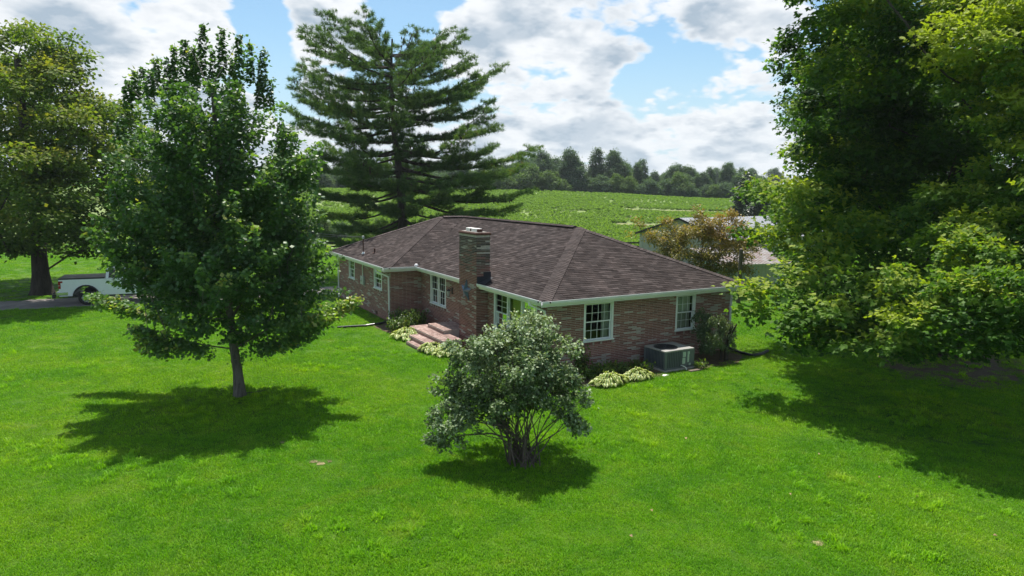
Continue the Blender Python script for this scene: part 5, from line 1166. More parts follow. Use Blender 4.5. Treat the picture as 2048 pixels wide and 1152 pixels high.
def upright(name, c, rx, ry, n, hgt, label, cat, leaf='bed_leaf', seed=0, kind=None, wid=.03, ln=.14):
    rg = np.random.default_rng(200+seed); root = empty(name, (*c, 0), 0, label, cat); V, F, T = [], [], []; b = MB(); n0 = 0; P, A, N = [], [], []
    for i in range(n):
        a = rg.uniform(0, 6.28); q = math.sqrt(rg.uniform()); s = np.array((rx*q*math.cos(a), ry*q*math.sin(a), 0)); h = hgt*rg.uniform(.55, 1.1); e = s+np.array((rg.normal()*.16, rg.normal()*.16, h)); b.tube([s, (s+e)/2+rg.normal(size=3)*.02, e], [.006, .005, .003], 3, caps=False)
        for k in range(int(h/.035)):
            f = rg.uniform(.12, 1); P.append(s+(e-s)*f); o = unit(rg.normal(size=3)+np.array((0, 0, .4))); A.append(o); N.append(unit(rg.normal(size=3)*.5+np.array((0, 0, 1))))
    b.build('stems', 'bark_stem', root); P, A, N = map(np.array, (P, A, N)); s = rg.uniform(.7, 1.3, len(P)); V, F = kites(P, A, N, ln*s, ln*.42*s)
    link('foliage', arr_mesh('foliage', V, F, np.repeat(np.clip(rg.normal(.5, .25, len(P)), 0, 1), 2), [leaf]), root); return root
upright('daylily_clump', (-0.75, 10.75), .75, .75, 130, .75, 'tall weedy daylilies in the corner of the brick wing', 'plant', seed=1)
upright('leafy_perennial', (-1.55, 10.0), .45, .55, 70, .55, 'bushy green perennial between the daylilies and the hosta', 'plant', seed=2)
upright('climbing_vine', (1.72, 0.22), .10, .08, 26, 1.0, 'narrow climbing plant against the wall below the window', 'plant', seed=3)
upright('bed_fern', (2.2, -0.55), 1.0, .42, 170, .42, 'low green ferny bed against the right brick wall', 'plant', seed=4)
upright('bed_weeds', (3.75, -0.75), .32, .35, 60, .40, 'green weeds against the left side of the air conditioner', 'plant', seed=5)
upright('corner_weeds', (5.98, -1.38), .16, .14, 24, .28, 'small weed tuft at the right front corner of the air conditioner', 'plant', seed=6)
upright('corner_shrub', (-0.55, 2.8), .55, .8, 120, .95, 'low foundation shrub half hidden behind the large lawn shrub', 'plant', seed=7)

# ------------------------------------------------------------------ small rust-leaved tree behind the house
def redbud():
    rg = np.random.default_rng(71); base = at(1395, 560, 43.0); base[2] = 0; d0 = 43.0; Lb = []
    def lobe(u, v, dd, rx, rz, tn): Lb.append((at(u, v, d0+dd), rx, rx, rz, tn))
    for a in ((1380, 470, 0, 1.5, .75, .5), (1430, 470, .3, 1.4, .8, .72), (1340, 480, 0, 1.2, .7, .45), (1360, 510, -.8, 1.2, .6, .42), (1420, 510, -.8, 1.2, .6, .45), (1465, 500, 0, 1.3, .8, .62), (1395, 535, -1, 1.0, .4, .3), (1400, 440, .3, .6, .5, .5), (1450, 440, .3, .5, .4, .85), (1330, 445, .3, .4, .35, .6), (1280, 450, .2, .3, .3, .6), (1395, 420, .2, .25, .35, .55), (1480, 460, .3, .9, .6, .7), (1440, 540, -.5, 1.2, .6, .4), (1480, 535, 0, .8, .5, .5), (1330, 510, 0, 1.0, .6, .4), (1410, 450, 0, 1.1, .7, .6), (1310, 480, .2, .7, .5, .5), (1500, 490, .3, .8, .6, .6), (1470, 435, .3, .6, .5, .7)): lobe(*a)
    tips, dirs, tint = lobes_tips(Lb, 2.6, rg, .6, (.25, 1.05)); trunk = [base, base+(0, 0, .6), base+np.array((.05, 0, 1.2)), base+np.array((.1, 0, 1.9))]
    bare = [at(u, v, d0) for u, v in ((1272, 440), (1262, 470), (1300, 470), (1440, 428), (1330, 440))]
    make_tree('rusty_redbud_tree', base, trunk, np.vstack([tips, bare]), np.vstack([dirs, np.tile((0, 0, 1.), (5, 1))]), np.append(tint, [.8]*5), dict(per=64, spread=(.18, .18, .12), len=.12, wid=.085, up=.6, ts=.16), 'bark_stem', 'leaf_redbud', 'small tree with thin rust and olive leaves before the barn', rg=rg, skel_n=180, r_base=.10, r_tip=.010)
redbud()

# ------------------------------------------------------------------ barn, shed, pole, fence
def ribbed(b, p, al, up, length, height_, pitch=0.25, m=0, nrm=None):
    """ribbed sheet metal: flat pans with raised ribs"""
    p, al, up = (np.asarray(q, float) for q in (p, al, up)); n = np.cross(al, up) if nrm is None else np.asarray(nrm, float); k = max(1, int(length/pitch)); w = length/k
    for i in range(k):
        xs = [i*w, i*w+w*.68, i*w+w*.76, i*w+w*.92, (i+1)*w]; hs = [0, 0, .03, .03, 0]
        for j in range(4): b.poly([p+al*xs[j]+n*hs[j], p+al*xs[j+1]+n*hs[j+1], p+al*xs[j+1]+n*hs[j+1]+up*height_, p+al*xs[j]+n*hs[j]+up*height_], m=m)
def barn():
    d0 = 60.0; pk = at(1362, 437, d0); root = empty('pole_barn', (pk[0], pk[1], 0), 0, 'pale grey metal pole barn with a ribbed gable roof', 'barn')
    r = np.array((RH[0], RH[1], 0))*math.cos(R(35))+np.array((FH[0], FH[1], 0))*math.sin(R(35)); a = np.array((-r[1], r[0], 0)); zr = pk[2]; ze = zr-1.5; hw = 4.9; Ln = 15.0
    g = unit(r*1.0-0*a); L_ = lambda x, y, z: r*x+a*y+np.array((0, 0, z))
    # gable end leans back to the left so that it is seen from the lawn
    b = MB(); k = 24
    sk = 0.0
    for i in range(k):
        y0, y1 = -hw+2*hw*i/k, -hw+2*hw*(i+1)/k; z0 = zr-abs(y0)/hw*(zr-ze); z1 = zr-abs(y1)/hw*(zr-ze); o = .02 if i % 2 else 0
        b.poly([L_(-o, y0, -.1), L_(-o, y1, -.1), L_(-o, y1, z1), L_(-o, y0, z0)])
    b.build('gable_wall', 'barn_wall', root)
    b = MB(); ribbed(b, L_(0, -hw, -.1), r, (0, 0, 1.), Ln, ze+.1, .3, nrm=-a); b.build('side_wall', 'barn_wall', root)
    b = MB(); b.poly([L_(0, hw, -.1), L_(Ln, hw, -.1), L_(Ln, hw, ze), L_(0, hw, ze)]); b.poly([L_(Ln, -hw, -.1), L_(Ln, hw, -.1), L_(Ln, hw, ze), L_(Ln, 0, zr), L_(Ln, -hw, ze)]); b.build('back_wall', 'barn_wall', root)
    b = MB(); s = math.hypot(hw+.3, (zr-ze)*(hw+.3)/hw); dz = (zr-ze)*(hw+.3)/hw
    for sg in (-1, 1):
        up = unit(np.array(L_(0, 0, zr))-np.array(L_(0, sg*(hw+.3), zr-dz))); ribbed(b, L_(-.3, sg*(hw+.3), zr-dz+.05), r, up, Ln+.6, s, .3, nrm=unit(np.array((0, 0, 1.))+sg*a*.35))
    b.build('roof', 'barn_roof', root)
    b = MB()
    for sg in (-1, 1): b.obox((L_(-.32, 0, zr+.0)+L_(-.32, sg*(hw+.3), zr-dz))/2, r*.03, (L_(0, sg*(hw+.3), zr-dz)-L_(0, 0, zr))/2, (0, 0, .09))
    b.build('barge_board', 'fence_black', root)
barn()
def shed():
    c = at(1500, 565, 46); root = empty('blue_shed', (c[0], c[1], 0), math.atan2(RH[1], RH[0])+0.30, 'pale blue shed with a rusty low metal roof behind the house', 'shed')
    zt = float(at(1470, 527, 46)[2]); b = MB(); k = 22; w = 5.2
    x0 = -2.1
    for (nm, a0, a1, mm) in (('wall_panel', 0, 2.75, 'shed_blue'), ('wall_panel', 2.75, 4.1, 'shed_cream'), ('wall_panel', 4.1, 5.2, 'shed_blue')):
        b = MB(); n = int((a1-a0)/.25)
        for i in range(n): b.box((x0+a0+(a1-a0)*i/n+.008, 0, -.1), (x0+a0+(a1-a0)*(i+1)/n-.008, .05, zt)); b.box((x0+a0+(a1-a0)*i/n-.03, -.02, -.1), (x0+a0+(a1-a0)*i/n+.03, -.001, zt))
        b.build(nm, mm, root)
    b = MB(); b.box((x0, .051, -.1), (x0+.05, 3.5, zt)); b.box((x0+w-.05, .051, -.1), (x0+w, 3.5, zt+.3)); b.box((x0, 3.5, -.1), (x0+w, 3.55, zt+.6)); b.build('rear_wall', 'shed_blue', root)
    b = MB(); ribbed(b, (x0-.3, -.3, zt+.02), (1, 0, 0), unit(np.array((0, 4.1, .75))), w+.6, 4.17, .28, nrm=(0, -.18, .98)); b.build('roof', 'rusty_roof', root)
    b = MB(); b.box((x0-.3, -.34, zt-.08), (x0+w+.3, -.305, zt+.03)); b.build('fascia', 'shed_cream', root)
shed()
p = at(1479, 560, 40); pt = at(1479, 498, 40)
b = MB(); b.tube([(0, 0, -.2), (0, 0, pt[2])], [.13, .11], 10); b.lathe((0, 0, pt[2]), [(.11, 0), (.06, .05), (0, .06)], 10); o = b.build('wooden_post', 'wood_post', smooth=True); o.location = (p[0], p[1], 0); tag(o, 'tall brown wooden post before the blue shed', 'post')
def fence(s0, t0, s1, t1, n, label, h=1.3):
    x0, y0 = from_st(s0, t0); x1, y1 = from_st(s1, t1); root = empty('board_fence', (x0, y0, float(height(x0, y0))), 0, label, 'fence'); d = np.array((x1-x0, y1-y0, float(height(x1, y1)-height(x0, y0)))); L_ = np.linalg.norm(d[:2])
    u_ = unit(np.array((d[0], d[1], 0.0)))
    for i in range(n+1):
        b = MB(); q = d*i/n; b.obox(q+np.array((0, 0, h/2-.05)), u_*.07, np.array((-u_[1], u_[0], 0))*.07, (0, 0, h/2+.05)); b.build('post', 'fence_black', root)
        if i < n:
            for z in (.35, .75, 1.15):
                b = MB(); a = d*i/n+np.array((0, 0, z)); e = d*(i+1)/n+np.array((0, 0, z)); off = np.array((u_[1], -u_[0], 0))*.09; b.obox((a+e)/2+off, (e-a)/2*.995, np.array((-u_[1], u_[0], 0))*.015, (0, 0, .075)); b.build('board', 'fence_black', root)
fence(66, -24, 71, 22, 16, 'black board fence along the near edge of the crop field')

# service wire to the mast
b = MB(); A_ = np.array((-1.10, 16.44, 3.86)); P2 = at(430, 470, 66.0); P2[2] = 5.6
for k in range(2): b.tube([A_+(P2-A_)*f+np.array((0, 0, -1.3*math.sin(math.pi*f)*(0.75+.2*k))) for f in np.linspace(0, 1, 18)], 0.012, 4)
tag(b.build('service_wire', 'wire'), 'thin overhead service wire running to the mast on the wing roof', 'wire')
b = MB(); b.tube([(0, 0, -.2), (0, 0, 6.2)], [.15, .11], 8); o = b.build('utility_pole', 'wood_post', smooth=True); o.location = (P2[0], P2[1], float(height(P2[0], P2[1]))-.3); tag(o, 'wooden utility pole mostly hidden behind the young maple', 'pole')

# ------------------------------------------------------------------ pickup
def pickup():
    g = ground(180, 605); root = empty('pickup_truck', (g[0], g[1], 0), math.atan2(-0.10, 1.0), 'white pickup parked on the gravel drive beneath the spreading tree', 'truck')
    S = 0.97; root.scale = (S, S, S); hw = 1.0
    def arc(cx, cz, r, n=9): return [(cx+r*math.cos(t), cz+r*math.sin(t)) for t in np.linspace(math.pi, 0, n)]
    # x forward from the rear axle
    xr, xf = -1.28, 4.78; zb, zs = 0.55, 1.45; fx = 3.75
    prof = [(xr, zb), (-0.62, zb)]+arc(0, .50, .60)+[(0.62, zb), (fx-.62, zb)]+arc(fx, .50, .60)+[(fx+.62, zb), (xf, zb+.05), (xf+.04, 1.15), (xf-.06, 1.32), (2.95, 1.45), (.95, zs), (.95, 1.47), (xr, 1.47)]
    b = MB(); b.extr(prof, 1, -hw, hw); body = b.build('body', 'truck_white', root, bevel=0.03)
    b = MB(); cabp = [(.97, 1.452), (3.05, 1.452), (2.15, 2.02), (1.95, 2.07), (1.15, 2.06), (1.02, 1.98)]
    n = len(cabp); taper = [1.0, 1.0, .80, .78, .78, .80]
    b.v = [(x, -.97*t, z) for (x, z), t in zip(cabp, taper)]+[(x, .97*t, z) for (x, z), t in zip(cabp, taper)]; b.f = [tuple(range(n)), tuple(range(2*n-1, n-1, -1))]+[(i, (i+1) % n, n+(i+1) % n, n+i) for i in range(n)]; b.t = [.5]*len(b.f); b.m = [0]*len(b.f)
    b.build('cab', 'truck_white', root, bevel=0.03)
    for sg in (-1, 1):
        for (x0, x1, x2, x3) in ((1.12, 1.75, 1.72, 1.18), (1.83, 2.75, 2.12, 1.83)):
            b = MB(); y0, y1 = sg*.962, sg*.815; b.poly([(x0, y0*1.006, 1.50), (x1, y0*1.006, 1.50), (x2, y1*1.01, 1.94), (x3, y1*1.01, 1.94)]); b.build('side_window', 'auto_glass', root)
    b = MB(); b.poly([(3.0, -.85, 1.50), (3.0, .85, 1.50), (2.22, .72, 1.99), (2.22, -.72, 1.99)]); 
    for i in range(4): b.v[i] = (b.v[i][0]+.02, b.v[i][1], b.v[i][2]+.02)
    b.build('windshield', 'auto_glass', root)
    b = MB(); b.poly([(.975, -.75, 1.55), (.975, .75, 1.55), (1.0, .68, 1.93), (1.0, -.68, 1.93)]); 
    for i in range(4): b.v[i] = (b.v[i][0]-.012, b.v[i][1], b.v[i][2])
    b.build('rear_window', 'auto_glass', root)
    b = MB(); b.box((xr-.01, -hw+.005, 1.472), (.93, hw-.005, 1.545)); b.build('tonneau_cover', 'black_plastic', root, bevel=0.015)
    for sg in (-1, 1):
        b = MB(); y0, y1 = sorted((sg*(hw-.10), sg*(hw+.012))); b.box((xr-.018, y0, .98), (xr+.10, y1, 1.40)); b.box((xr-.018, y0, 1.30), (xr+.20, y1, 1.40)); b.box((xr-.02, y0, 1.12), (xr+.06, y1+.0, 1.20), m=1); b.build('tail_light', ['tail_red', 'truck_white'], root, bevel=0.01)
        b = MB(); y0, y1 = sorted((sg*(hw-.12), sg*(hw+.01))); b.box((xf-.12, y0, .95), (xf+.03, y1, 1.2)); b.build('headlight', 'lamp_glass', root, bevel=.02)
        for x in (0, fx):                                # dark arch trim and wheel
            b = MB(); A_ = [(x+.62*math.cos(t), sg*(hw+.012), .50+.62*math.sin(t)) for t in np.linspace(0, math.pi, 13)]; b.tube(A_, .045, 6); b.build('arch_trim', 'black_plastic', root)
            b = MB(); b.lathe((x, sg*.86, .41), [(.24, -.13), (.36, -.135), (.405, -.09), (.41, 0), (.405, .09), (.36, .135), (.24, .13)], 24, axis=1); wheel = b.build('wheel', 'tyre', root, smooth=True)
            b = MB(); b.lathe((x, sg*.86, .41), [(.255, sg*.12), (.24, sg*.13), (.22, sg*.09), (.0, sg*.085)], 24, axis=1)
            for k in range(6):
                t = k*math.pi/3; b.obox((x+.13*math.cos(t), sg*.975, .41+.13*math.sin(t)), (.11*math.cos(t), 0, .11*math.sin(t)), (-.035*math.sin(t), 0, .035*math.cos(t)), (0, .02, 0))
            b.lathe((x, sg*.86, .41), [(.06, sg*.13), (.05, sg*.145), (0, sg*.145)], 12, axis=1); b.build('rim', 'chrome', wheel)
            b = MB(); b.lathe((x, sg*.86, .41), [(.15, sg*.088), (.21, sg*.088)], 24, axis=1); b.build('brake_shade_disc', 'dark_metal', wheel)  # dark disc standing in for the shaded brake space behind the rim
    b = MB(); b.box((xr-.14, -hw+.02, .56), (xr+.02, hw-.02, .80)); b.box((xr-.10, -hw-.012, .60), (xr+.42, -hw+.03, .80)); b.box((xr-.10, hw-.03, .60), (xr+.42, hw+.012, .80)); b.build('rear_bumper', 'chrome', root, bevel=0.04)
    b = MB(); b.box((xr-.48, -.05, .44), (xr-.05, .05, .54)); b.lathe((xr-.42, 0, .54), [(.03, 0), (.03, .05), (.05, .08), (.03, .13), (0, .13)], 10); b.box((xr-.5, -.12, .34), (xr-.36, .12, .56)); b.build('tow_hitch', 'black_plastic', root)
    b = MB(); b.box((xf-.05, -hw+.02, .5), (xf+.10, hw-.02, .78)); b.build('front_bumper', 'chrome', root, bevel=.04)
    b = MB(); b.box((xf-.02, -.75, .84), (xf+.035, .75, 1.24)); b.build('grille', 'black_plastic', root, bevel=.02)
    b = MB(); b.box((-.9, -.85, .45), (4.4, .85, .60)); b.build('chassis', 'dark_metal', root)
    for sg in (-1, 1):
        b = MB(); y0, y1 = sorted((sg*.96, sg*1.16)); b.box((2.55, y0, 1.42), (2.68, y1, 1.66)); b.build('mirror', 'black_plastic', root, bevel=.02)
        b = MB(); y0, y1 = sorted((sg*(hw+.002), sg*(hw+.02))); b.box((1.25, y0, 1.2), (1.42, y1, 1.235)); b.build('door_handle', 'chrome', root)
pickup()

# ------------------------------------------------------------------ distant trees
def far_variant(seed, hgt, wid, conif=False, trunk_h=0.22, leaf='leaf_far', nl=9, per=30, size=.34):
    rg = np.random.default_rng(seed); Lb = []
    for i in range(nl):
        f = (i+.5)/nl; z = hgt*(trunk_h+(1-trunk_h)*f)*.96; rr = wid*(1-f)**.8 if conif else wid*math.sin(math.pi*min(.97, .16+.80*f))**.8; a = rg.uniform(0, 6.28); q = rr*rg.uniform(.2, .6)
        Lb.append(((q*math.cos(a), q*math.sin(a), z), rr*.75+.3, rr*.75+.3, hgt*.13, .5+.15*(f-.5)))
        if not conif: a += 2.4; Lb.append(((q*1.2*math.cos(a), q*1.2*math.sin(a), z-hgt*.04), rr*.55+.3, rr*.55+.3, hgt*.10, .45))
    tips, dirs, tint = lobes_tips(Lb, .9, rg, .6, (.5, 1.05)); V, F, t = leaf_cloud(tips, dirs, per, (.42, .42, .26), size, size*.85, tint, rg, up=.6, tint_s=.14)
    b = MB(); b.tube([(0, 0, -.6), (0, 0, hgt*.5), (.1, 0, hgt*.85)], [.22, .15, .05], 6)
    for i in range(5): c = Lb[rg.integers(len(Lb))][0]; b.tube([(0, 0, c[2]*.6), c], [.08, .03], 4, caps=False)
    me = bpy.data.meshes.new('trunk'); me.from_pydata(b.v, [], b.f); me.materials.append(MATS['bark_dark']); me.update()
    return me, arr_mesh('crown', V, F, t, [leaf])
FAR = [far_variant(301, 12, 3.2), far_variant(302, 13.5, 3.4), far_variant(303, 11, 3.9), far_variant(304, 14.5, 2.6), far_variant(305, 9, 3.6, leaf='leaf_far_light', trunk_h=.08), far_variant(306, 6.5, 3.0, leaf='leaf_far_light', trunk_h=.02), far_variant(307, 6, 3.2, trunk_h=.02), far_variant(308, 9, 2.8, conif=True, leaf='leaf_cedar', trunk_h=.03, nl=12)]
def far_tree(name, u, depth, var, sc, label, group, cat='tree', zoff=-.3):
    d = ray(u, 400.0); k = depth/ (d[:2]@FH); x, y = CAM[0]+d[0]*k, CAM[1]+d[1]*k; r_ = random.Random(int(u*7+depth))
    root = empty(name, (x, y, float(height(x, y))+zoff), r_.uniform(0, 6.28), label, cat, group); s = sc; root.scale = (s*r_.uniform(.92, 1.1), s*r_.uniform(.92, 1.1), s)
    link('trunk', FAR[var][0], root); link('crown', FAR[var][1], root); return root
r = random.Random(77)
G1 = 'trees of the distant treeline'
specials = [(1085, 200, 0, 1.12, 'tree rising tallest at the left of the distant treeline beside the pine'), (1140, 196, 1, 1.02, 'broad dark tree just right of the pine tip in the treeline'), (1190, 200, 3, 1.02, 'tall dark tree at the middle of the treeline'), (1228, 198, 1, 1.06, 'highest rounded tree at the middle of the treeline'), (1282, 205, 3, .88, 'lone narrow tree standing above the treeline dip'), (1345, 205, 0, .92, 'dark rounded tree above the right part of the treeline'), (1370, 207, 1, .86, 'second dark tree in the right part of the treeline'), (1460, 214, 2, 1.0, 'wide crowned tree at the right end of the treeline')]
for (u, dpt, v_, sc, lab) in specials: far_tree('treeline_tree', u, dpt, v_, sc*.93, lab, G1)
lights = [(1062, 190, 5, 1.15, 'round yellow green bush tree at the field edge right of the pine'), (1232, 189, 4, .66, 'small bright green tree at the field edge under the tall trees'), (1255, 190, 4, .60, 'light green tree beside the small bright one at the field edge'), (1355, 190, 4, .82, 'pale green rounded tree in front of the right treeline'), (985, 186, 5, 1.1, 'light green bush seen through the pine branches')]
for (u, dpt, v_, sc, lab) in lights: far_tree('field_edge_tree', u, dpt, v_, sc, lab, None)
zones = ((560, 700, 'dark green tree in the distant treeline left of the pine trunk'), (700, 1050, 'dark green tree of the treeline glimpsed behind the pine branches'), (1050, 1290, 'dark green tree in the tall part of the treeline right of the pine'), (1290, 1530, 'dark green tree in the lower treeline above the barn'))
for (u0, u1, lab) in zones:
    for u in np.arange(u0, u1, 13.0): far_tree('treeline_tree', u+r.uniform(-6, 6), r.uniform(197, 226), r.choice((0, 1, 2, 3, 0, 4)), r.uniform(.66, .95) if u < 1290 else r.uniform(.60, .85), lab, G1)
for u in np.arange(560, 1500, 19.0):
    far_tree('hedge_bush', u+r.uniform(-7, 7), r.uniform(188, 196), r.choice((6, 6, 5, 6)), r.uniform(.55, .95), 'low bush along the far edge of the crop field', 'bushes along the field edge', 'bush', -.4)
for u in np.arange(900, 1560, 40.0):
    far_tree('hill_tree', u+r.uniform(-12, 12), r.uniform(330, 400), r.choice((0, 2, 1)), r.uniform(.8, 1.1), 'small dark tree on the hill behind the treeline', 'trees on the far hill')
far_tree('cedar_tree', 1492, 112, 7, .92, 'dark cedar at the right end of the crop field', None)
far_tree('cedar_tree', 1525, 106, 7, .80, 'smaller cedar beside the maple at the field end', None)
# rough growth on the fence line to the left of the pine
for i, (u, dpt, v_, sc) in enumerate(((600, 78, 6, .55), (640, 80, 5, .5), (680, 79, 6, .42), (560, 82, 4, .6), (520, 84, 5, .7), (715, 80, 6, .4), (760, 82, 5, .42))):
    far_tree('fence_row_bush', u, dpt, v_, sc, 'rough bush on the fence row left of the pine', 'bushes of the fence row', 'bush')
for i, (u, dpt, v_, sc, lab) in enumerate(((330, 100, 0, .9, 'dark tree behind the young maple at the left'), (-20, 110, 1, .8, 'dark tree behind the spreading tree at the left edge'), (1660, 80, 1, .8, 'dark tree behind the huge maple'), (1780, 90, 2, .8, 'wide tree behind the huge maple trunk'), (1920, 85, 0, .8, 'tree behind the right side of the maples'), (2040, 88, 2, .9, 'tree behind the maples at the right edge'))): far_tree('backdrop_tree', u, dpt, v_, sc, lab, None)

# ------------------------------------------------------------------ grass and crop by instancing
def instancer(name, pts, rot, scl, src_mesh, label, cat):
    me = bpy.data.meshes.new(name); me.vertices.add(len(pts)); me.vertices.foreach_set('co', np.ascontiguousarray(pts, np.float32).ravel())
    a = me.attributes.new('rot', 'FLOAT_VECTOR', 'POINT'); a.data.foreach_set('vector', np.ascontiguousarray(rot, np.float32).ravel())
    a = me.attributes.new('scl', 'FLOAT', 'POINT'); a.data.foreach_set('value', np.ascontiguousarray(scl, np.float32)); me.update()
    src = bpy.data.objects.new(name+'_tuft', src_mesh)
    o = link(name, me); g = bpy.data.node_groups.new(name, 'GeometryNodeTree'); g.interface.new_socket('Geometry', in_out='INPUT', socket_type='NodeSocketGeometry'); g.interface.new_socket('Geometry', in_out='OUTPUT', socket_type='NodeSocketGeometry')
    N = g.nodes; L = g.links; gi, go = N.new('NodeGroupInput'), N.new('NodeGroupOutput'); ip = N.new('GeometryNodeInstanceOnPoints'); oi = N.new('GeometryNodeObjectInfo'); oi.inputs['Object'].default_value = src; oi.inputs['As Instance'].default_value = True
    mp = N.new('GeometryNodeMeshToPoints')
    ra = N.new('GeometryNodeInputNamedAttribute'); ra.data_type = 'FLOAT_VECTOR'; ra.inputs[0].default_value = 'rot'; sa = N.new('GeometryNodeInputNamedAttribute'); sa.data_type = 'FLOAT'; sa.inputs[0].default_value = 'scl'
    L.new(gi.outputs[0], ip.inputs['Points']); L.new(oi.outputs['Geometry'], ip.inputs['Instance']); L.new(ra.outputs[0], ip.inputs['Rotation']); L.new(sa.outputs[0], ip.inputs['Scale']); L.new(ip.outputs[0], go.inputs[0])
    N.remove(mp)
    md = o.modifiers.new('scatter', 'NODES'); md.node_group = g; return tag(o, label, cat, kind='stuff')
def grass_patch(n, size, h, seed, wd=(.004, .0085), tmin=0.0):
    rg = np.random.default_rng(seed); p = np.stack([rg.uniform(-size/2, size/2, n), rg.uniform(-size/2, size/2, n), np.full(n, -.008)], 1); a = rg.uniform(0, 6.28, n); lean = rg.uniform(.1, .95, n); hh = h*rg.uniform(.5, 1.25, n); d = np.stack([np.cos(a), np.sin(a), np.zeros(n)], 1)
    sd_ = np.stack([-np.sin(a), np.cos(a), np.zeros(n)], 1)*rg.uniform(*wd, n)[:, None]; tip = p+d*(lean*hh)[:, None]+np.array((0, 0, 1.))*(hh*(1-.35*lean))[:, None]; midp = p+d*(lean*hh*.3)[:, None]+np.array((0, 0, 1.))*(hh*.6*(1-.2*lean))[:, None]
    V = np.stack([p-sd_, p+sd_, midp+sd_*.8, midp-sd_*.8, tip], 1).reshape(-1, 3); i = np.arange(n)*5; F = np.concatenate([np.stack([i, i+1, i+2], 1), np.stack([i, i+2, i+3], 1), np.stack([i+3, i+2, i+4], 1)])
    t = rg.uniform(tmin, .92+.06*(tmin > 0), n); t[rg.uniform(size=n) < .03] = 1.0; t = np.tile(t, 3); return arr_mesh('tuft', V, F, t, ['grass_blade'])
def scatter_lawn():
    rg = np.random.default_rng(81); S, T = [], []
    for (s0, s1, step) in ((8, 17, .27), (17, 26, .33), (26, 38, .44), (38, 72, .80)):
        gs, gt = np.meshgrid(np.arange(s0, s1, step), np.arange(-.88*s1, .88*s1, step)); gs, gt = gs.ravel(), gt.ravel(); k = abs(gt) < .88*gs+1
        n = int(k.sum()); S.append(gs[k]+rg.uniform(-.5, .5, n)*step); T.append(gt[k]+rg.uniform(-.5, .5, n)*step)
    s, t = np.concatenate(S), np.concatenate(T); x, y = from_st(s, t)
    inh = ((x > 0.1) & (x < 9.6) & (y > .2) & (y < 21.4)) | ((x > -1.5) & (x < 9.6) & (y > 11.7) & (y < 21.4))
    thin = (np.hypot((x-ground(1915, 735)[0])/3.6, (y-ground(1915, 735)[1])/2.4)+rg.normal(size=len(x))*.12 < .85) & (rg.uniform(size=len(x)) < .72)
    bed2 = (y > -1.3) & (y < .4) & (x > .6) & (x < 9.0); stp = (x > -2.25) & (x < .4) & (y > 4.5) & (y < 11.7)
    yc = np.interp(x, [-80, -60, -40, -28, -20, -15, -10, -5, 0, 6, 14, 24], [33.5, 31.2, 29, 27.2, 25.9, 25.3, 25, 24.3, 23.6, 23.3, 23.2, 23.5]); drv = (abs(y-yc) < 1.75) & (x < 24)
    dirt = np.zeros(len(x), bool)
    for (cx, cy, rr) in DIRT: dirt |= np.hypot(x-cx, y-cy) < rr+.10
    k = ~(inh | thin | bed2 | stp | drv | dirt); x, y = x[k], y[k]; sc = np.interp(s[k], [8, 20, 40, 70], [.95, 1.05, 1.2, 1.75])*rg.uniform(.75, 1.25, k.sum()); n = len(x)
    lush = .95+.2*(np.sin(x*.9+np.sin(y*.7)*2)*np.cos(y*.8+x*.3)); sc = sc*np.clip(lush, .6, 1.25)
    instancer('lawn_grass', np.stack([x, y, height(x, y)], 1), np.stack([np.zeros(n), np.zeros(n), rg.uniform(0, 6.28, n)], 1), sc, grass_patch(260, .55, .060, 5), 'short bright green mown lawn grass', 'grass'); return n
def coarse():
    rg = np.random.default_rng(83); n = 5200; s = 9+26*rg.uniform(0, 1, n)**.8; t = rg.uniform(-.85, .85, n)*s; x, y = from_st(s, t)
    f = np.sin(x*.55+1.3*np.sin(y*.4))*np.sin(y*.62+x*.2+2)+.5*np.sin(x*1.7+y*1.3); k = (f > .55) & ~((x > -2.4) & (y > -1.9) & (x < 10)); x, y = x[k], y[k]; m = len(x)
    instancer('coarse_grass', np.stack([x, y, height(x, y)], 1), np.stack([np.zeros(m), np.zeros(m), rg.uniform(0, 6.28, m)], 1), rg.uniform(.6, 1.5, m), grass_patch(34, .16, .13, 9, (.0045, .010), .62), 'scattered tufts of longer pale grass in the lawn', 'grass')
coarse()
DIRT = [(-8.60, -3.45, .09), (-8.48, -3.64, .10), (-8.26, -3.62, .05), (-1.25, -11.72, .11), (-9.0, -1.85, .05)]
print('grass', scatter_lawn())
rgd = np.random.default_rng(5)
for i, (cx, cy, rr) in enumerate(DIRT[:4]+[DIRT[4]]):
    b = MB(); ring = [(rr*(0.75+.5*rgd.uniform())*math.cos(t), rr*(.6+.5*rgd.uniform())*math.sin(t), 0.0) for t in np.linspace(0, 6.28, 15)[:-1]]
    for k in range(14): b.poly([(0, 0, .018), ring[k], ring[(k+1) % 14]])
    for k in range(40):
        p = rgd.normal(size=2)*rr*.6; a = rgd.uniform(0, 6.28); q = np.array((math.cos(a), math.sin(a)))*.05; b.poly([(p[0], p[1], .015), (p[0]+q[1]*.1, p[1]-q[0]*.1, .02), (p[0]+q[0], p[1]+q[1], .04)])
    o = b.build('bare_patch', 'dry_straw'); o.location = (cx, cy, 0.008); tag(o, kind='structure')
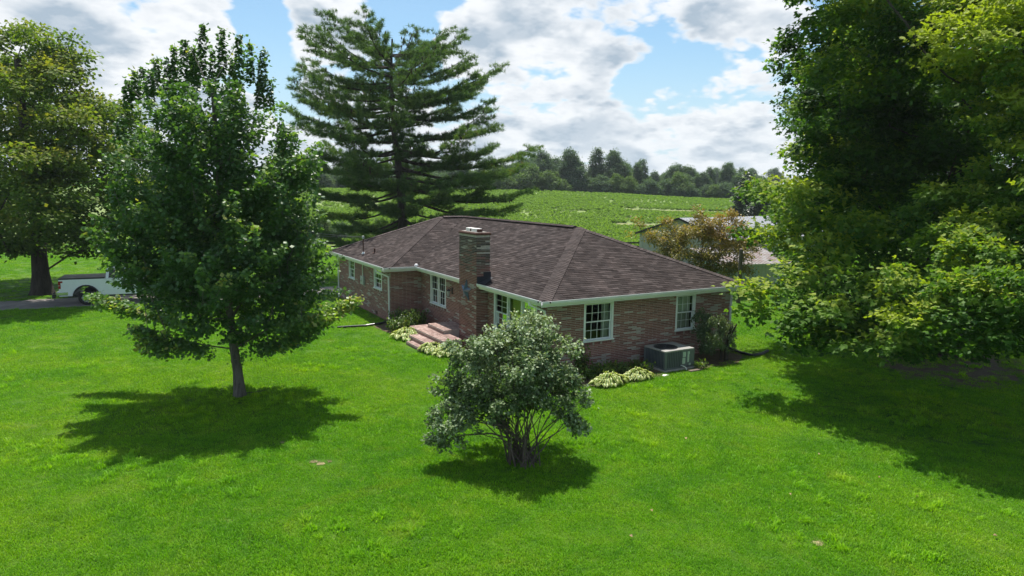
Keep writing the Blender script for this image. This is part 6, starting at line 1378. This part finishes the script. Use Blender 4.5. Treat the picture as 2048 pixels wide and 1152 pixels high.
def crop():
    rg = np.random.default_rng(91); n = 46000; s = 76+(184-76)*rg.uniform(0, 1, n)**1.3; t = rg.uniform(-.72, .62, n)*s*.8; row = np.round(s/.9)*.9+rg.normal(size=n)*.12; s = row; x, y = from_st(s, t)
    k = (abs(s-(132+0.05*(t-18))) > 3.4) | (t < 21) | (t > 72); k &= (abs(s-(104+.10*(t-12))) > 3.0) | (t < 15) | (t > 62); k &= rg.uniform(size=n) < np.clip(.9-.7*np.exp(-((np.sin(s*.09+t*.05)+np.sin(t*.11-1))**2)*6)*.5, 0, 1); x, y = x[k], y[k]; m = len(x)
    x0_ = np.sin(x*.11+np.sin(y*.07)*2)+np.sin(y*.16-x*.05); kk = rg.uniform(size=m) < np.clip(.72+.28*x0_, .34, 1); x, y = x[kk], y[kk]; m = len(x)
    C = unit(rg.normal(size=(7, 3)))*np.array((.2, .2, .05))+np.array((0, 0, .22)); V, F, tt = leaf_cloud(C, unit(C), 9, (.12, .12, .08), .17, .15, np.full(7, .5), rg, up=.8, tint_s=.22)
    instancer('crop_plants', np.stack([x, y, height(x, y)+.04], 1), np.stack([np.zeros(m), np.zeros(m), rg.uniform(0, 6.28, m)], 1), rg.uniform(.8, 1.5, m), arr_mesh('crop_tuft', V, F, tt, ['leaf_crop']), 'rows of low green crop plants across the field', 'crop')
crop()
# fallen leaves on the lawn and a dropped branch under the young maple
rgl = np.random.default_rng(95)
for (u, v) in ((1640, 912), (1582, 995), (1762, 960), (1372, 882), (1830, 997), (1305, 1028), (1265, 1080), (1995, 1078), (310, 825), (560, 740)):
    g = ground(u, v); b = MB(); a = rgl.uniform(0, 6.28); c, s_ = math.cos(a), math.sin(a); L_ = rgl.uniform(.05, .09); pts = [(0, 0, .0), (.5, .45, .03), (1, 0, .01), (.5, -.45, .035)]
    b.poly([(L_*(c*x-s_*y), L_*(s_*x+c*y), .055+z) for x, y, z in pts]); o = b.build('fallen_leaf', 'dead_leaf'); o.location = tuple(g); tag(o, 'tan fallen leaf lying on the open lawn', 'leaf', 'fallen leaves on the lawn')
g = ground(512, 788); b = MB(); b.tube([(-.35, .1, .05), (0, 0, .07), (.3, .05, .06)], [.012, .012, .006], 5); b.tube([(0, 0, .07), (.15, .2, .07)], [.008, .004], 4); o = b.build('fallen_branch', 'bark_stem'); o.location = tuple(g); tag(o, 'thin fallen branch beside the young maple trunk', 'branch')
# ------------------------------------------------------------------ summer haze
if HAZE > 0:
    b = MB(); b.box((-3400, -3400, -2.0), (3400, 3400, 34.0)); hz_ = b.build('haze', 'wire'); hz_.data.materials.clear()
    hm = bpy.data.materials.new('haze'); hm.use_nodes = True; nt = hm.node_tree; nt.nodes.clear(); o_ = nt.nodes.new('ShaderNodeOutputMaterial'); v_ = nt.nodes.new('ShaderNodeVolumePrincipled')
    v_.inputs['Color'].default_value = (0.86, 0.93, 1.0, 1); v_.inputs['Density'].default_value = HAZE; v_.inputs['Anisotropy'].default_value = 0.2; nt.links.new(v_.outputs[0], o_.inputs['Volume']); hz_.data.materials.append(hm); tag(hz_, kind='stuff')
